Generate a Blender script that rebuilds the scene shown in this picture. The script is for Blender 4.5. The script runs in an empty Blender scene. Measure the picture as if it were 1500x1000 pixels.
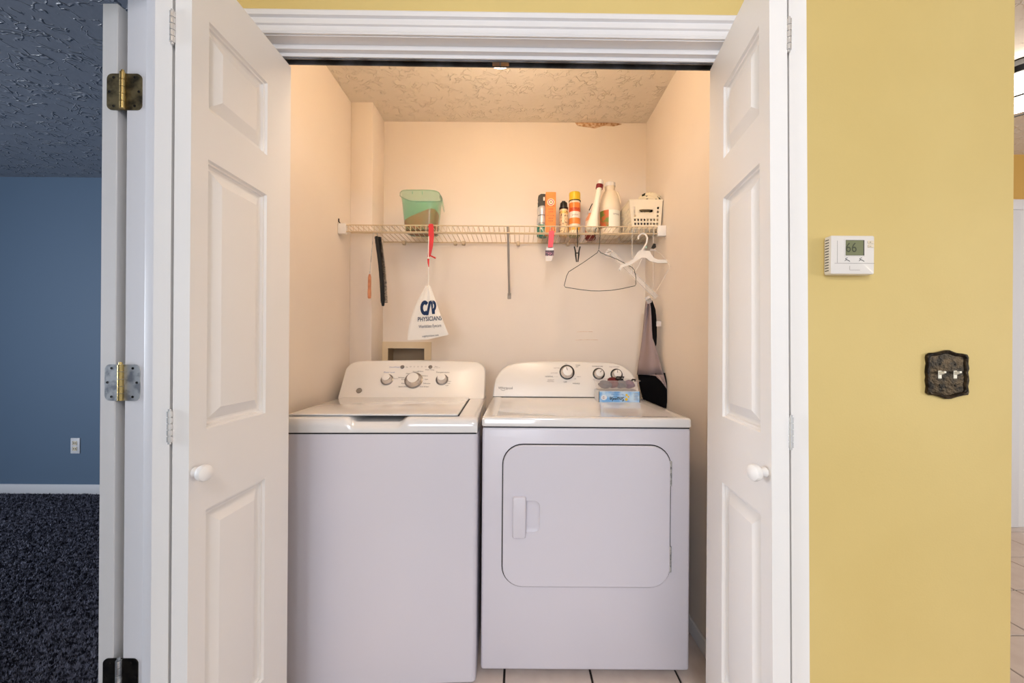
import bpy, bmesh, math, random
from mathutils import Vector, Matrix
random.seed(7)
R = math.radians
scene = bpy.context.scene
COL = scene.collection

# ------------------------------------------------------------------ camera
F_PX, CX, CY, CAM_Z, ROLL = 580.0, 759.0, 509.0, 1.16, 0.40
cam_d = bpy.data.cameras.new('camera'); cam = bpy.data.objects.new('camera', cam_d); COL.objects.link(cam)
cam_d.sensor_width = 36; cam_d.lens = F_PX / 1500 * 36
cam_d.shift_x = -(CX - 750) / 1500; cam_d.shift_y = (CY - 500) / 1500
cam_d.clip_start = 0.02
cam.location = (0, 0, CAM_Z); cam.rotation_euler = (R(90), R(-ROLL), 0)
scene.camera = cam

# ------------------------------------------------------------------ world, light, exposure
vs = scene.view_settings
vs.view_transform = 'Standard'; vs.look = 'None'; vs.gamma = 1.0; vs.use_curve_mapping = False
vs.exposure = 0.08
world = bpy.data.worlds.new('world'); scene.world = world; world.use_nodes = True
bg = world.node_tree.nodes['Background']; bg.inputs[0].default_value = (0.86, 0.92, 1.0, 1); bg.inputs[1].default_value = 0.66

def area(name, loc, target, sx, sy, power, color):
    d = bpy.data.lights.new(name, 'AREA'); d.shape = 'RECTANGLE'; d.size = sx; d.size_y = sy
    d.energy = power; d.color = color
    o = bpy.data.objects.new(name, d); COL.objects.link(o); o.location = loc
    o.rotation_euler = (Vector(target) - Vector(loc)).to_track_quat('-Z', 'Y').to_euler()
    return o
area('kitchen_window_daylight', (4.2, -1.1, 1.35), (0.6, 1.0, 1.2), 0.8, 1.1, 32, (1.0, 0.88, 0.70))
area('cool_front_fill', (-0.9, -3.2, 1.7), (0.3, 1.1, 1.15), 1.6, 1.5, 60, (0.84, 0.91, 1.0))  # unseen cool fill added behind the camera for wall gradient and machine fronts
area('bedroom_window_daylight', (-4.68, 0.2, 1.4), (-2.0, 1.0, 1.2), 1.1, 1.2, 116, (0.84, 0.91, 1.0))
hl = bpy.data.lights.new('hall_fill_light', 'POINT'); hl.energy = 35; hl.shadow_soft_size = .13; hl.color = (0.96, 0.96, 1.0)  # unseen high fill, added to brighten the header and upper wall
hlo = bpy.data.objects.new('hall_fill_light', hl); COL.objects.link(hlo); hlo.location = (0.05, -1.0, 2.25)

# ------------------------------------------------------------------ measuring helpers
_ca, _sa = math.cos(R(ROLL)), math.sin(R(ROLL))
def ray(px, py):
    du, dv = px - CX, py - CY
    return Vector(((du * _ca + dv * _sa) / F_PX, 1.0, -(-du * _sa + dv * _ca) / F_PX))
def at(px, py, D):                      # point of the place at depth D behind that pixel
    return Vector((0, 0, CAM_Z)) + ray(px, py) * D
def hit(px, py, p0, n):
    d = ray(px, py); o = Vector((0, 0, CAM_Z))
    return o + d * ((Vector(p0) - o).dot(Vector(n)) / d.dot(Vector(n)))

# ------------------------------------------------------------------ materials
def lin(c):
    out = []
    for v in c[:3]:
        v = v / 255.0
        out.append(v / 12.92 if v <= 0.04045 else ((v + 0.055) / 1.055) ** 2.4)
    return (*out, 1.0)
MATS = {}
def mat(name, rgb, rough=0.5, metal=0.0, spec=0.5, bump=None, var=None, alpha=1.0, trans=0.0, emit=None, coat=0.0):
    """bump=(scale, strength, distance); var=(rgb2, scale, lo, hi) second colour mixed by noise"""
    m = bpy.data.materials.new(name); m.use_nodes = True; nt = m.node_tree; N = nt.nodes; L = nt.links
    b = N['Principled BSDF']
    b.inputs['Base Color'].default_value = lin(rgb); b.inputs['Roughness'].default_value = rough
    b.inputs['Metallic'].default_value = metal; b.inputs['Specular IOR Level'].default_value = spec
    b.inputs['Alpha'].default_value = alpha; b.inputs['Transmission Weight'].default_value = trans
    b.inputs['Coat Weight'].default_value = coat
    if emit:
        b.inputs['Emission Color'].default_value = (*emit[0], 1); b.inputs['Emission Strength'].default_value = emit[1]
    tc = N.new('ShaderNodeTexCoord')
    if var:
        n = N.new('ShaderNodeTexNoise'); n.inputs['Scale'].default_value = var[1]; n.inputs['Detail'].default_value = 5
        L.new(tc.outputs['Object'], n.inputs['Vector'])
        r = N.new('ShaderNodeMapRange'); r.inputs[1].default_value = var[2]; r.inputs[2].default_value = var[3]
        L.new(n.outputs['Fac'], r.inputs[0])
        x = N.new('ShaderNodeMix'); x.data_type = 'RGBA'
        x.inputs[6].default_value = lin(rgb); x.inputs[7].default_value = lin(var[0])
        L.new(r.outputs[0], x.inputs[0]); L.new(x.outputs[2], b.inputs['Base Color'])
    if bump:
        n = N.new('ShaderNodeTexNoise'); n.inputs['Scale'].default_value = bump[0]; n.inputs['Detail'].default_value = 4
        L.new(tc.outputs['Object'], n.inputs['Vector'])
        bp = N.new('ShaderNodeBump'); bp.inputs['Strength'].default_value = bump[1]; bp.inputs['Distance'].default_value = bump[2]
        L.new(n.outputs['Fac'], bp.inputs['Height']); L.new(bp.outputs[0], b.inputs['Normal'])
    MATS[name] = m
    return m
def stomp(m, scale, strength, dist):
    """slap-brush plaster: thin ridges along warped cell edges"""
    nt = m.node_tree; N = nt.nodes; L = nt.links; b = N['Principled BSDF']
    tc = N.new('ShaderNodeTexCoord')
    nz = N.new('ShaderNodeTexNoise'); nz.inputs['Scale'].default_value = scale * .6; nz.inputs['Detail'].default_value = 2
    L.new(tc.outputs['Object'], nz.inputs['Vector'])
    va = N.new('ShaderNodeVectorMath'); va.operation = 'MULTIPLY_ADD'; va.inputs[1].default_value = (.22, .22, .22)
    L.new(nz.outputs['Color'], va.inputs[0]); L.new(tc.outputs['Object'], va.inputs[2])
    mp = N.new('ShaderNodeMapping'); mp.inputs['Scale'].default_value = (1, 1.9, 1); L.new(va.outputs[0], mp.inputs[0])
    vo = N.new('ShaderNodeTexVoronoi'); vo.feature = 'DISTANCE_TO_EDGE'; vo.inputs['Scale'].default_value = scale
    L.new(mp.outputs[0], vo.inputs['Vector'])
    mr = N.new('ShaderNodeMapRange'); mr.inputs[1].default_value = 0; mr.inputs[2].default_value = .09; mr.inputs[3].default_value = 1; mr.inputs[4].default_value = 0
    L.new(vo.outputs['Distance'], mr.inputs[0])
    n2 = N.new('ShaderNodeTexNoise'); n2.inputs['Scale'].default_value = scale * 1.1; n2.inputs['Detail'].default_value = 3
    L.new(tc.outputs['Object'], n2.inputs['Vector'])
    m2 = N.new('ShaderNodeMapRange'); m2.inputs[1].default_value = .47; m2.inputs[2].default_value = .62; L.new(n2.outputs['Fac'], m2.inputs[0])
    mu = N.new('ShaderNodeMath'); mu.operation = 'MULTIPLY'; L.new(mr.outputs[0], mu.inputs[0]); L.new(m2.outputs[0], mu.inputs[1])
    ad = N.new('ShaderNodeMath'); ad.operation = 'MULTIPLY_ADD'; ad.inputs[1].default_value = .35
    L.new(n2.outputs['Fac'], ad.inputs[0]); L.new(mu.outputs[0], ad.inputs[2])
    bp = N.new('ShaderNodeBump'); bp.inputs['Strength'].default_value = strength; bp.inputs['Distance'].default_value = dist
    L.new(ad.outputs[0], bp.inputs['Height']); L.new(bp.outputs[0], b.inputs['Normal'])
    return m
def bands(name, stops, rough=0.4, axis=2, metal=0.0, speck=None):
    """flat print in horizontal bands: stops = [(height in m, rgb)], constant steps over object z"""
    m = bpy.data.materials.new(name); m.use_nodes = True; nt = m.node_tree; N = nt.nodes; L = nt.links
    b = N['Principled BSDF']; b.inputs['Roughness'].default_value = rough; b.inputs['Metallic'].default_value = metal
    tc = N.new('ShaderNodeTexCoord'); sp = N.new('ShaderNodeSeparateXYZ'); L.new(tc.outputs['Object'], sp.inputs[0])
    top = stops[-1][0] + 0.05
    dv = N.new('ShaderNodeMath'); dv.operation = 'DIVIDE'; dv.inputs[1].default_value = top; L.new(sp.outputs[axis], dv.inputs[0])
    cr = N.new('ShaderNodeValToRGB'); cr.color_ramp.interpolation = 'CONSTANT'; el = cr.color_ramp.elements
    el[0].position = 0; el[0].color = lin(stops[0][1])
    el.remove(el[1])
    for h, c in stops[1:]:
        e = el.new(h / top); e.color = lin(c)
    L.new(dv.outputs[0], cr.inputs[0]); out = cr.outputs[0]
    if speck:
        n = N.new('ShaderNodeTexNoise'); n.inputs['Scale'].default_value = speck[1]; n.inputs['Detail'].default_value = 3
        L.new(tc.outputs['Object'], n.inputs['Vector'])
        r = N.new('ShaderNodeMapRange'); r.inputs[1].default_value = speck[2]; r.inputs[2].default_value = speck[2] + .03; L.new(n.outputs['Fac'], r.inputs[0])
        x = N.new('ShaderNodeMix'); x.data_type = 'RGBA'; x.inputs[7].default_value = lin(speck[0])
        L.new(r.outputs[0], x.inputs[0]); L.new(out, x.inputs[6]); out = x.outputs[2]
    L.new(out, b.inputs['Base Color'])
    return m

yellow = mat('yellow_paint', (222, 198, 130), .55, bump=(160, .12, .002), var=((218, 193, 124), 2.2, .35, .65))
closet_paint = mat('closet_paint', (237, 225, 212), .6, bump=(140, .15, .002), var=((234, 221, 209), 3, .3, .7))
closet_ceil_m = stomp(mat('closet_ceiling_plaster', (232, 222, 208), .5), 18, .66, .010)
hall_ceil_m = stomp(mat('hall_ceiling_plaster', (228, 216, 204), .6), 14, .5, .008)
bed_ceil_m = stomp(mat('bedroom_ceiling_plaster', (140, 144, 154), .36), 13, .8, .012)
blue_paint = mat('blue_paint', (96, 118, 142), .6, bump=(150, .12, .002))
trim_w = mat('white_trim_paint', (233, 231, 233), .38, bump=(60, .05, .001))
door_w = mat('white_door_paint', (236, 233, 231), .42, bump=(90, .10, .001))
enamel = mat('white_enamel', (219, 215, 224), .32, coat=.15, bump=(500, .03, .0004))
enamel_gloss = mat('white_gloss_enamel', (232, 229, 228), .10, coat=.5)
plastic_w = mat('white_plastic', (234, 229, 224), .28)
plastic_cream = mat('cream_plastic', (233, 220, 196), .42)
gap_shade = mat('gap_shade_black', (18, 18, 20), .7)  # black that stands in for the shade inside appliance seams and gaps
black_p = mat('black_plastic', (14, 14, 15), .4)
black_bristle = mat('black_bristles', (10, 10, 10), .6)
dark_grey = mat('dark_grey_metal', (128, 130, 136), .4, metal=.4, var=((84, 80, 78), 9, .4, .6))
chrome = mat('chrome', (222, 220, 218), .2, metal=.6)
knob_m = mat('silver_knob', (222, 214, 208), .22, metal=.85)
knob_skirt = mat('grey_knob_skirt', (136, 130, 126), .3, metal=.5)
steel = mat('steel_hinge', (206, 206, 204), .3, metal=.55, var=((150, 152, 156), 45, .45, .6))
brass_old = mat('aged_brass', (140, 124, 88), .38, metal=.6, var=((66, 58, 40), 35, .4, .62))
brass_br = mat('bright_brass', (206, 176, 112), .25, metal=.9)
tarnish = mat('dark_tarnished_metal', (52, 48, 42), .4, metal=.8, var=((28, 26, 24), 30, .4, .6))
screw_m = mat('dark_screw', (34, 30, 26), .5, metal=.6)
tile_m = mat('tile_ceramic', (222, 208, 200), .28, var=((212, 196, 188), 4, .35, .65))
grout_m = mat('dark_grout', (44, 36, 34), .85)
carpet_m = mat('carpet_navy', (140, 140, 156), .95, spec=.1, var=((40, 40, 50), 55, .40, .58), bump=(220, .9, .01))
ink = mat('ink_black', (30, 28, 30), .6)
ink_grey = mat('ink_grey', (140, 130, 128), .6)
ink_blue = mat('ink_blue', (70, 104, 170), .6)
wire_shaded = mat('shaded_vinyl_wire', (206, 184, 152), .35)  # white wires; the shade on their undersides is put into the tan base
brace_m = mat('grey_vinyl', (176, 166, 156), .4)
frame_beige = mat('beige_plastic', (226, 206, 172), .45)
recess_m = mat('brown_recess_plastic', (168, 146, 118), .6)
green_p = mat('green_translucent_plastic', (48, 172, 130), .18, alpha=.25)
powder_m = mat('brown_powder', (226, 116, 78), .9, spec=.1, bump=(300, .3, .002))
red_p = mat('red_plastic', (206, 32, 34), .35)
cotton = mat('white_cotton', (240, 234, 226), .85, spec=.15, bump=(60, .25, .003))
navy_ink = mat('ink_navy', (16, 44, 84), .8)
wood = mat('handle_wood', (222, 150, 108), .5, var=((200, 126, 88), 40, .4, .6))
pink = mat('pink_ribbon', (240, 74, 92), .45)
sparkle = mat('purple_print', (52, 14, 36), .35, var=((214, 130, 160), 200, .58, .62))
clear_p = mat('clear_plastic', (250, 244, 238), .12, alpha=.28)
faint_p = mat('faint_clear_plastic', (250, 244, 238), .12, alpha=.12)
clear_card = mat('clear_card_plastic', (245, 238, 236), .15, alpha=.4)
tub_p = mat('tub_clear_plastic', (236, 226, 224), .12, alpha=.13)
green_wire = mat('dark_green_wire', (38, 50, 34), .4)
grey_fab = mat('taupe_fabric', (158, 140, 140), .85, spec=.15, bump=(400, .5, .002))
black_fab = mat('black_fabric', (14, 13, 16), .9, spec=.1)
leopard = mat('spotted_fabric', (226, 212, 182), .9, spec=.1, var=((40, 40, 30), 42, .56, .6))
orange_card = mat('orange_card', (238, 142, 62), .5, var=((232, 132, 54), 60, .4, .6))
orange_card2 = mat('orange_card_side', (222, 124, 60), .5)
cream_ink = mat('ink_cream', (250, 236, 200), .6)
purple_ink = mat('ink_plum', (196, 84, 124), .6)
teal_p = mat('teal_print', (24, 120, 100), .35, var=((200, 214, 200), 50, .56, .62))
silver_p = mat('silver_can', (206, 208, 210), .25, metal=.3)
yellow_p = mat('yellow_plastic', (238, 196, 44), .35)
maroon = mat('maroon_plastic', (128, 20, 32), .4)
jug_p = mat('white_jug_plastic', (238, 222, 198), .35, spec=.4)
label_w = mat('white_label', (246, 242, 226), .5)
label_fruit = mat('fruit_label', (196, 96, 50), .5, var=((110, 130, 50), 26, .47, .55))
blue_card = mat('light_blue_card', (120, 176, 228), .35, var=((196, 220, 240), 22, .45, .65))
card_w = mat('white_card', (226, 230, 236), .5)
lcd = mat('lcd_green', (122, 126, 90), .3)
lcd_dark = mat('lcd_segment', (66, 72, 50), .4)
bronze = mat('antique_bronze', (62, 50, 34), .34, metal=.7, var=((24, 20, 16), 40, .4, .6), bump=(110, .6, .003))
red_dark = mat('dark_red_cloth', (96, 14, 22), .8)
plum = mat('plum_cloth', (104, 62, 92), .8)
grey_cl = mat('grey_cloth', (92, 88, 92), .8)
peel = mat('peeled_paint', (190, 142, 100), .9, var=((224, 196, 164), 60, .42, .58))
lamp_glow = mat('closet_lamp_glass', (255, 246, 230), .4, emit=((1.0, .80, .61), 36))
kitchen_glow = mat('kitchen_lamp_glass', (255, 246, 235), .4, emit=((1.0, .90, .76), 9))
iron = mat('black_iron', (18, 16, 15), .45, metal=.4)
amber_paint = mat('amber_paint', (214, 168, 84), .6)
brass_spring = mat('brass_spring', (150, 110, 70), .4, metal=.6)

# ------------------------------------------------------------------ mesh builder
class B:
    def __init__(s, M=None): s.bm = bmesh.new(); s.M = M or Matrix.Identity(4)
    def _add(s, tmp):
        me = bpy.data.meshes.new('t'); tmp.to_mesh(me); tmp.free(); s.bm.from_mesh(me); bpy.data.meshes.remove(me); return s
    def box(s, x0, x1, y0, y1, z0, z1, bev=0.0, seg=2, only=None):
        t = bmesh.new(); bmesh.ops.create_cube(t, size=1)
        for v in t.verts:
            v.co = Vector(((x0 + x1) / 2 + v.co.x * (x1 - x0), (y0 + y1) / 2 + v.co.y * (y1 - y0), (z0 + z1) / 2 + v.co.z * (z1 - z0)))
        if bev:
            ed = t.edges[:] if only is None else [e for e in t.edges if abs((e.verts[0].co - e.verts[1].co)['xyz'.index(only)]) > 1e-6]
            bmesh.ops.bevel(t, geom=ed, offset=bev, segments=seg, affect='EDGES', profile=.5)
        return s._add(t)
    def loft(s, rings, cap0=True, cap1=True, closed=False):
        vs = [[s.bm.verts.new(p) for p in r] for r in rings]; n = len(rings[0])
        seq = list(zip(vs[:-1], vs[1:])) + ([(vs[-1], vs[0])] if closed else [])
        for a, b in seq:
            for i in range(n):
                j = (i + 1) % n; s.bm.faces.new((a[i], a[j], b[j], b[i]))
        if cap0 and not closed: s.bm.faces.new(vs[0][::-1])
        if cap1 and not closed: s.bm.faces.new(vs[-1])
        return s
    def grid(s, rows):
        vs = [[s.bm.verts.new(p) for p in r] for r in rows]
        for a, b in zip(vs[:-1], vs[1:]):
            for i in range(len(a) - 1): s.bm.faces.new((a[i], a[i + 1], b[i + 1], b[i]))
        return s
    def cyl(s, p0, p1, r0, r1=None, n=16, cap=True):
        p0, p1 = Vector(p0), Vector(p1); r1 = r0 if r1 is None else r1
        q = (p1 - p0).to_track_quat('Z', 'Y')
        rg = [[p + q @ Vector((r * math.cos(2 * math.pi * k / n), r * math.sin(2 * math.pi * k / n), 0)) for k in range(n)] for p, r in ((p0, r0), (p1, r1))]
        return s.loft(rg, cap, cap)
    def lathe(s, prof, o=(0, 0, 0), axis=(0, 0, 1), n=28, sx=1, sy=1, ring=False):
        o = Vector(o); q = Vector(axis).to_track_quat('Z', 'Y') if tuple(axis) != (0, 0, 1) else Matrix.Identity(3).to_quaternion()
        return s.loft([[o + q @ Vector((max(r, 1e-5) * sx * math.cos(2 * math.pi * k / n), max(r, 1e-5) * sy * math.sin(2 * math.pi * k / n), z)) for k in range(n)] for r, z in prof], closed=ring)
    def tube(s, pts, r, n=8, closed=False):
        pts = [Vector(p) for p in pts]; rings = []; up = None; m = len(pts)
        for i, p in enumerate(pts):
            a = pts[(i - 1) % m] if (closed or i > 0) else p; b = pts[(i + 1) % m] if (closed or i < m - 1) else p
            t = (b - a).normalized()
            if up is None: up = Vector((0, 0, 1)) if abs(t.z) < .9 else Vector((1, 0, 0))
            u = (up - t * up.dot(t)).normalized(); w = t.cross(u); up = u
            rr = r[i] if isinstance(r, (list, tuple)) else r
            rings.append([p + (u * math.cos(2 * math.pi * k / n) + w * math.sin(2 * math.pi * k / n)) * rr for k in range(n)])
        return s.loft(rings, closed=closed)
    def prism(s, poly, y0, y1):           # polygon in (x, z), extruded along y
        return s.loft([[(x, y0, z) for x, z in poly], [(x, y1, z) for x, z in poly]])
    def sphere(s, c, r, sc=(1, 1, 1), u=20, v=12):
        t = bmesh.new(); bmesh.ops.create_uvsphere(t, u_segments=u, v_segments=v, radius=r)
        for q in t.verts: q.co = Vector((c[0] + q.co.x * sc[0], c[1] + q.co.y * sc[1], c[2] + q.co.z * sc[2]))
        return s._add(t)
    def build(s, name, m, parent=None, smooth=35, solid=0.0, pivot=None):
        s.bm.transform(s.M)
        bmesh.ops.recalc_face_normals(s.bm, faces=s.bm.faces)
        org = Vector(parent['_o']) if parent is not None else Vector(pivot or (0, 0, 0))
        bmesh.ops.translate(s.bm, vec=-org, verts=s.bm.verts)
        me = bpy.data.meshes.new(name); s.bm.to_mesh(me); s.bm.free()
        if smooth:
            me.shade_smooth(); me.set_sharp_from_angle(angle=R(smooth))
        me.materials.append(m)
        o = bpy.data.objects.new(name, me); COL.objects.link(o)
        o['_o'] = tuple(org)
        if parent is not None: o.parent = parent
        else: o.location = org
        if solid:
            md = o.modifiers.new('solid', 'SOLIDIFY'); md.thickness = solid; md.offset = 0
        return o
def thing(name, label, cat, loc, group=None):
    o = bpy.data.objects.new(name, None); COL.objects.link(o); o.location = loc; o['_o'] = tuple(loc)
    o.empty_display_size = .05; o['label'] = label; o['category'] = cat
    if group: o['group'] = group
    return o
def tag(o, label, cat, group=None):
    o['label'] = label; o['category'] = cat
    if group: o['group'] = group
    return o
def struct(o, label=None):
    o['kind'] = 'structure'
    if label: o['label'] = label
    return o
def sroot(name, loc, label=None):
    o = bpy.data.objects.new(name, None); COL.objects.link(o); o.location = loc; o['_o'] = tuple(loc); o.empty_display_size = .05
    return struct(o, label)
def rrect(w, h, r, n=6, cx=0, cz=0):
    pts = []
    for sx, sz, a0 in ((1, 1, 0), (-1, 1, 90), (-1, -1, 180), (1, -1, 270)):
        for k in range(n + 1):
            a = R(a0 + 90 * k / n); pts.append((cx + sx * (w / 2 - r) + r * math.cos(a), cz + sz * (h / 2 - r) + r * math.sin(a)))
    return pts
def frame_mesh(b, loops):
    """planar fill between an outer loop and inner loops (holes): all loops are lists of 3D points"""
    ed = []
    for lp in loops:
        v = [b.bm.verts.new(p) for p in lp]
        ed += [b.bm.edges.new((v[i], v[(i + 1) % len(v)])) for i in range(len(v))]
    bmesh.ops.triangle_fill(b.bm, edges=ed, use_beauty=True, use_dissolve=False)
    return b
_tx = {}
def text(s, height, o, right, up, m, parent, name='lettering', warp=None, align='CENTER', width=None, bold=0.0):
    """flat print: o = centre of the line, right / up unit vectors; warp(x, z) -> point overrides the plane"""
    cu = bpy.data.curves.new('t', 'FONT'); cu.body = s; cu.size = 1; cu.align_x = align; cu.align_y = 'CENTER'; cu.offset = bold; cu.resolution_u = 3
    ob = bpy.data.objects.new('t', cu); COL.objects.link(ob)
    dg = bpy.context.evaluated_depsgraph_get(); me = bpy.data.meshes.new_from_object(ob.evaluated_get(dg))
    bpy.data.objects.remove(ob); bpy.data.curves.remove(cu)
    b = B(); b.bm.from_mesh(me); bpy.data.meshes.remove(me)
    k = height / .70; kx = k
    xs = [v.co.x for v in b.bm.verts]
    if width: kx = width / (max(xs) - min(xs))
    o, right, up = Vector(o), Vector(right).normalized(), Vector(up).normalized()
    for v in b.bm.verts:
        v.co = warp(v.co.x * kx, v.co.y * k) if warp else o + right * (v.co.x * kx) + up * (v.co.y * k)
    return b.build(name, m, parent, smooth=0)

# ------------------------------------------------------------------ the setting
YF, YB = 1.15, 2.25          # face of the hall wall, back wall of the closet
XL, XR = -.885, .72          # closet side walls
ZC = 2.46                    # ceilings
OPL, OPR, OPZ = -.80, .665, 2.075   # closet opening
HX = -.85                    # hall left wall face
BX = -.966                   # bedroom side of that wall
BYE_ = 3.08
WE = 1.4355                  # free end of the yellow wall

floor = struct(B().box(BX, 4.6, -2.6, 3.0, -.05, -.006).build('floor', grout_m, smooth=0), 'tiled floor with dark grout joints')
TS, GX, GY = .308, -.041, 1.617
tm = None
for i in range(-3, 15):
    for j in range(-5, 5):
        x0, x1, y0, y1 = GX + i * TS + .004, GX + (i + 1) * TS - .004, GY + j * TS + .004, GY + (j + 1) * TS - .004
        if x0 < WE:
            lo, hi = (XL, XR) if y0 > YF + .06 else (HX, 9)
            x0, x1 = max(x0, lo), min(x1, hi)
            y1 = min(y1, YB)
            if x1 > XR and y1 > YF and x0 < WE: y1 = min(y1, YF)
        y1 = min(y1, 2.62)
        if x1 - x0 < .02 or y1 - y0 < .02: continue
        if tm is None:
            t0 = B().box(-.5, .5, -.5, .5, -.006, 0, .002, 1).build('tile', tile_m, floor); tm = t0.data; t = t0
        else:
            t = bpy.data.objects.new('tile', tm); COL.objects.link(t); t.parent = floor
        t.location = ((x0 + x1) / 2, (y0 + y1) / 2, 0); t.scale = (x1 - x0, y1 - y0, 1)

struct(B().box(XL - .02, XR + .02, YF + .115, YB + .02, ZC - .02, ZC + .04).build('ceiling', closet_ceil_m, smooth=0), 'textured closet ceiling')
struct(B().box(BX, 4.6, -1.7, YF, ZC, ZC + .04).build('ceiling_hall', hall_ceil_m, smooth=0))
struct(B().box(XR + .115, 4.6, YF, 3.0, ZC, ZC + .04).build('ceiling_kitchen', hall_ceil_m, smooth=0))
# yellow wall around the closet opening
b = B(); b.box(BX, OPL, YF, YF + .115, 0, ZC); b.box(OPR, WE, YF, YF + .115, 0, ZC); b.box(OPL, OPR, YF, YF + .115, OPZ, ZC)
struct(b.build('wall_front', yellow, smooth=0), 'yellow painted wall around the closet')
struct(B().box(BX, XL, YF + .115, BYE_, 0, ZC).build('wall_closet_left', closet_paint, smooth=0))
struct(B().box(XR, XR + .115, YF + .115, 2.6, 0, ZC).build('wall_closet_right', closet_paint, smooth=0))
b = B()                                               # back wall with the hole of the washer box
RX0, RX1, RZ0, RZ1 = at(569, 520, YB).x, at(622, 520, YB).x, .98, at(596, 510, YB).z
b.box(XL, RX0, YB, YB + .115, 0, ZC); b.box(RX1, XR, YB, YB + .115, 0, ZC)
b.box(RX0, RX1, YB, YB + .115, RZ1, ZC); b.box(RX0, RX1, YB, YB + .115, 0, RZ0)
wb = struct(b.build('wall_closet_back', closet_paint, smooth=0), 'off white closet back wall')
struct(B().box(XL, -.769, 2.075, YB, 0, ZC - .02, .004, 2, 'z').build('wall_chase', closet_paint), 'boxed pipe chase in the closet corner')
# peeled paint by the ceiling and scratches on the back wall
pts = [(842, 179), (858, 177), (880, 178), (902, 180), (911, 182), (899, 185), (884, 184), (872, 188), (858, 186), (846, 184)]
b = B(); v0 = [b.bm.verts.new(at(x, y, YB - .0015)) for x, y in pts]; b.bm.faces.new(v0); b.build('peeled_paint', peel, wb, solid=.001)
for y, x0, x1 in ((486, 845, 868), (498, 843, 876)):
    B().tube([at(x0, y, YB - .0004), at((x0 + x1) / 2, y - .6, YB - .0004), at(x1, y - .3, YB - .0004)], .0009, 5).build('scratch', peel, wb)
struct(B().box(XR - .012, XR, YF + .115, YB, 0, .06, .004, 2, 'y').build('baseboard_closet_right', trim_w))
struct(B().box(XL, XL + .012, YF + .115, 2.075, 0, .06, .004, 2, 'y').build('baseboard_closet_left', trim_w))

# hall left wall with the bedroom doorway
DJ = .974
b = B(); b.box(BX, HX, -.9, .20, 0, ZC); b.box(BX, HX, .20, DJ + .02, 2.04, ZC); b.box(BX + .001, HX, DJ + .02, YF, 0, ZC)
struct(b.build('wall_left', yellow, smooth=0))
jam = sroot('trim_1', (-.91, DJ, 0), 'white jamb of the bedroom doorway')
B().box(BX - .002, HX + .002, DJ, DJ + .02, 0, 2.035, .002, 1).build('jamb', trim_w, jam)
B().box(-.915, -.880, DJ - .007, DJ, 0, 2.02, .003, 2).build('stop', trim_w, jam)
B().box(BX - .002, HX + .002, .20, DJ + .02, 2.02, 2.04, .002, 1).build('head', trim_w, jam)
B().box(HX, HX + .016, DJ + .005, DJ + .065, 0, 2.10, .006, 2).build('casing', trim_w, jam)

B().box(BX - .004, HX + .004, .20, DJ, -.006, .006, .003, 2).build('threshold', trim_w, jam)
# bedroom shell
BYE, BXE = 3.08, -4.75
fb = struct(B().box(BXE, BX, -.8, BYE, -.05, -.004).build('floor_bedroom', carpet_m, smooth=0), 'dark navy bedroom carpet')
struct(B().box(BXE, BX, -.8, BYE + .05, ZC, ZC + .04).build('ceiling_bedroom', bed_ceil_m, smooth=0), 'blue grey textured bedroom ceiling')
struct(B().box(BXE, BX, BYE, BYE + .1, 0, ZC).build('wall_bedroom_far', blue_paint, smooth=0), 'blue bedroom wall')
struct(B().box(BXE - .1, BXE, -.8, BYE, 0, ZC).build('wall_bedroom_side', blue_paint, smooth=0))
struct(B().box(BXE, BX, -.9, -.8, 0, ZC).build('wall_bedroom_near', blue_paint, smooth=0))
struct(B().box(BX - .004, BX - .001, 1.0, BYE, 0, ZC).build('wall_bedroom_right', blue_paint, smooth=0))
struct(B().box(BXE, BX, BYE - .014, BYE, 0, .075, .005, 2, 'x').build('baseboard_bedroom', trim_w))
b = B()
for _ in range(26000):                                # short carpet pile where the doorway shows it
    y = 1.0 + 2.08 * random.random() ** .8; x = y * (-1.36 + random.random() * .37)
    if x > BX - .06 or x < BXE + .02: continue
    s = .0045; a = random.random() * 6.28; h = .006 + .008 * random.random()
    lx, ly = random.uniform(-.006, .006), random.uniform(-.006, .006)
    v = [b.bm.verts.new((x + s * math.cos(a + k * 2.09), y + s * math.sin(a + k * 2.09), -.004)) for k in range(3)]
    t = b.bm.verts.new((x + lx, y + ly, h))
    for k in range(3): b.bm.faces.new((v[k], v[(k + 1) % 3], t))
pile = b.build('carpet_pile', carpet_m, fb, smooth=0); pile['kind'] = 'stuff'

# kitchen shell beyond the yellow wall
KY = 2.62
struct(B().box(XR + .115, 4.6, KY, KY + .1, 0, ZC).build('wall_kitchen_far', amber_paint, smooth=0), 'amber yellow wall in the next room')
kd = sroot('door_4', (3.36, KY, 0), 'white cased doorway in the next room')
B().box(3.20, 3.30, KY - .02, KY, 0, 2.09, .008, 2).build('casing', trim_w, kd)
B().box(3.20, 4.3, KY - .02, KY, 2.09, 2.16, .008, 2).build('head_casing', trim_w, kd)
B().box(3.30, 4.2, KY - .012, KY, 0, 2.09, .003, 1).build('door_leaf', door_w, kd)
B().box(3.40, 4.1, KY - .018, KY - .01, .3, 1.9, .006, 2).build('panel', door_w, kd)

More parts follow.
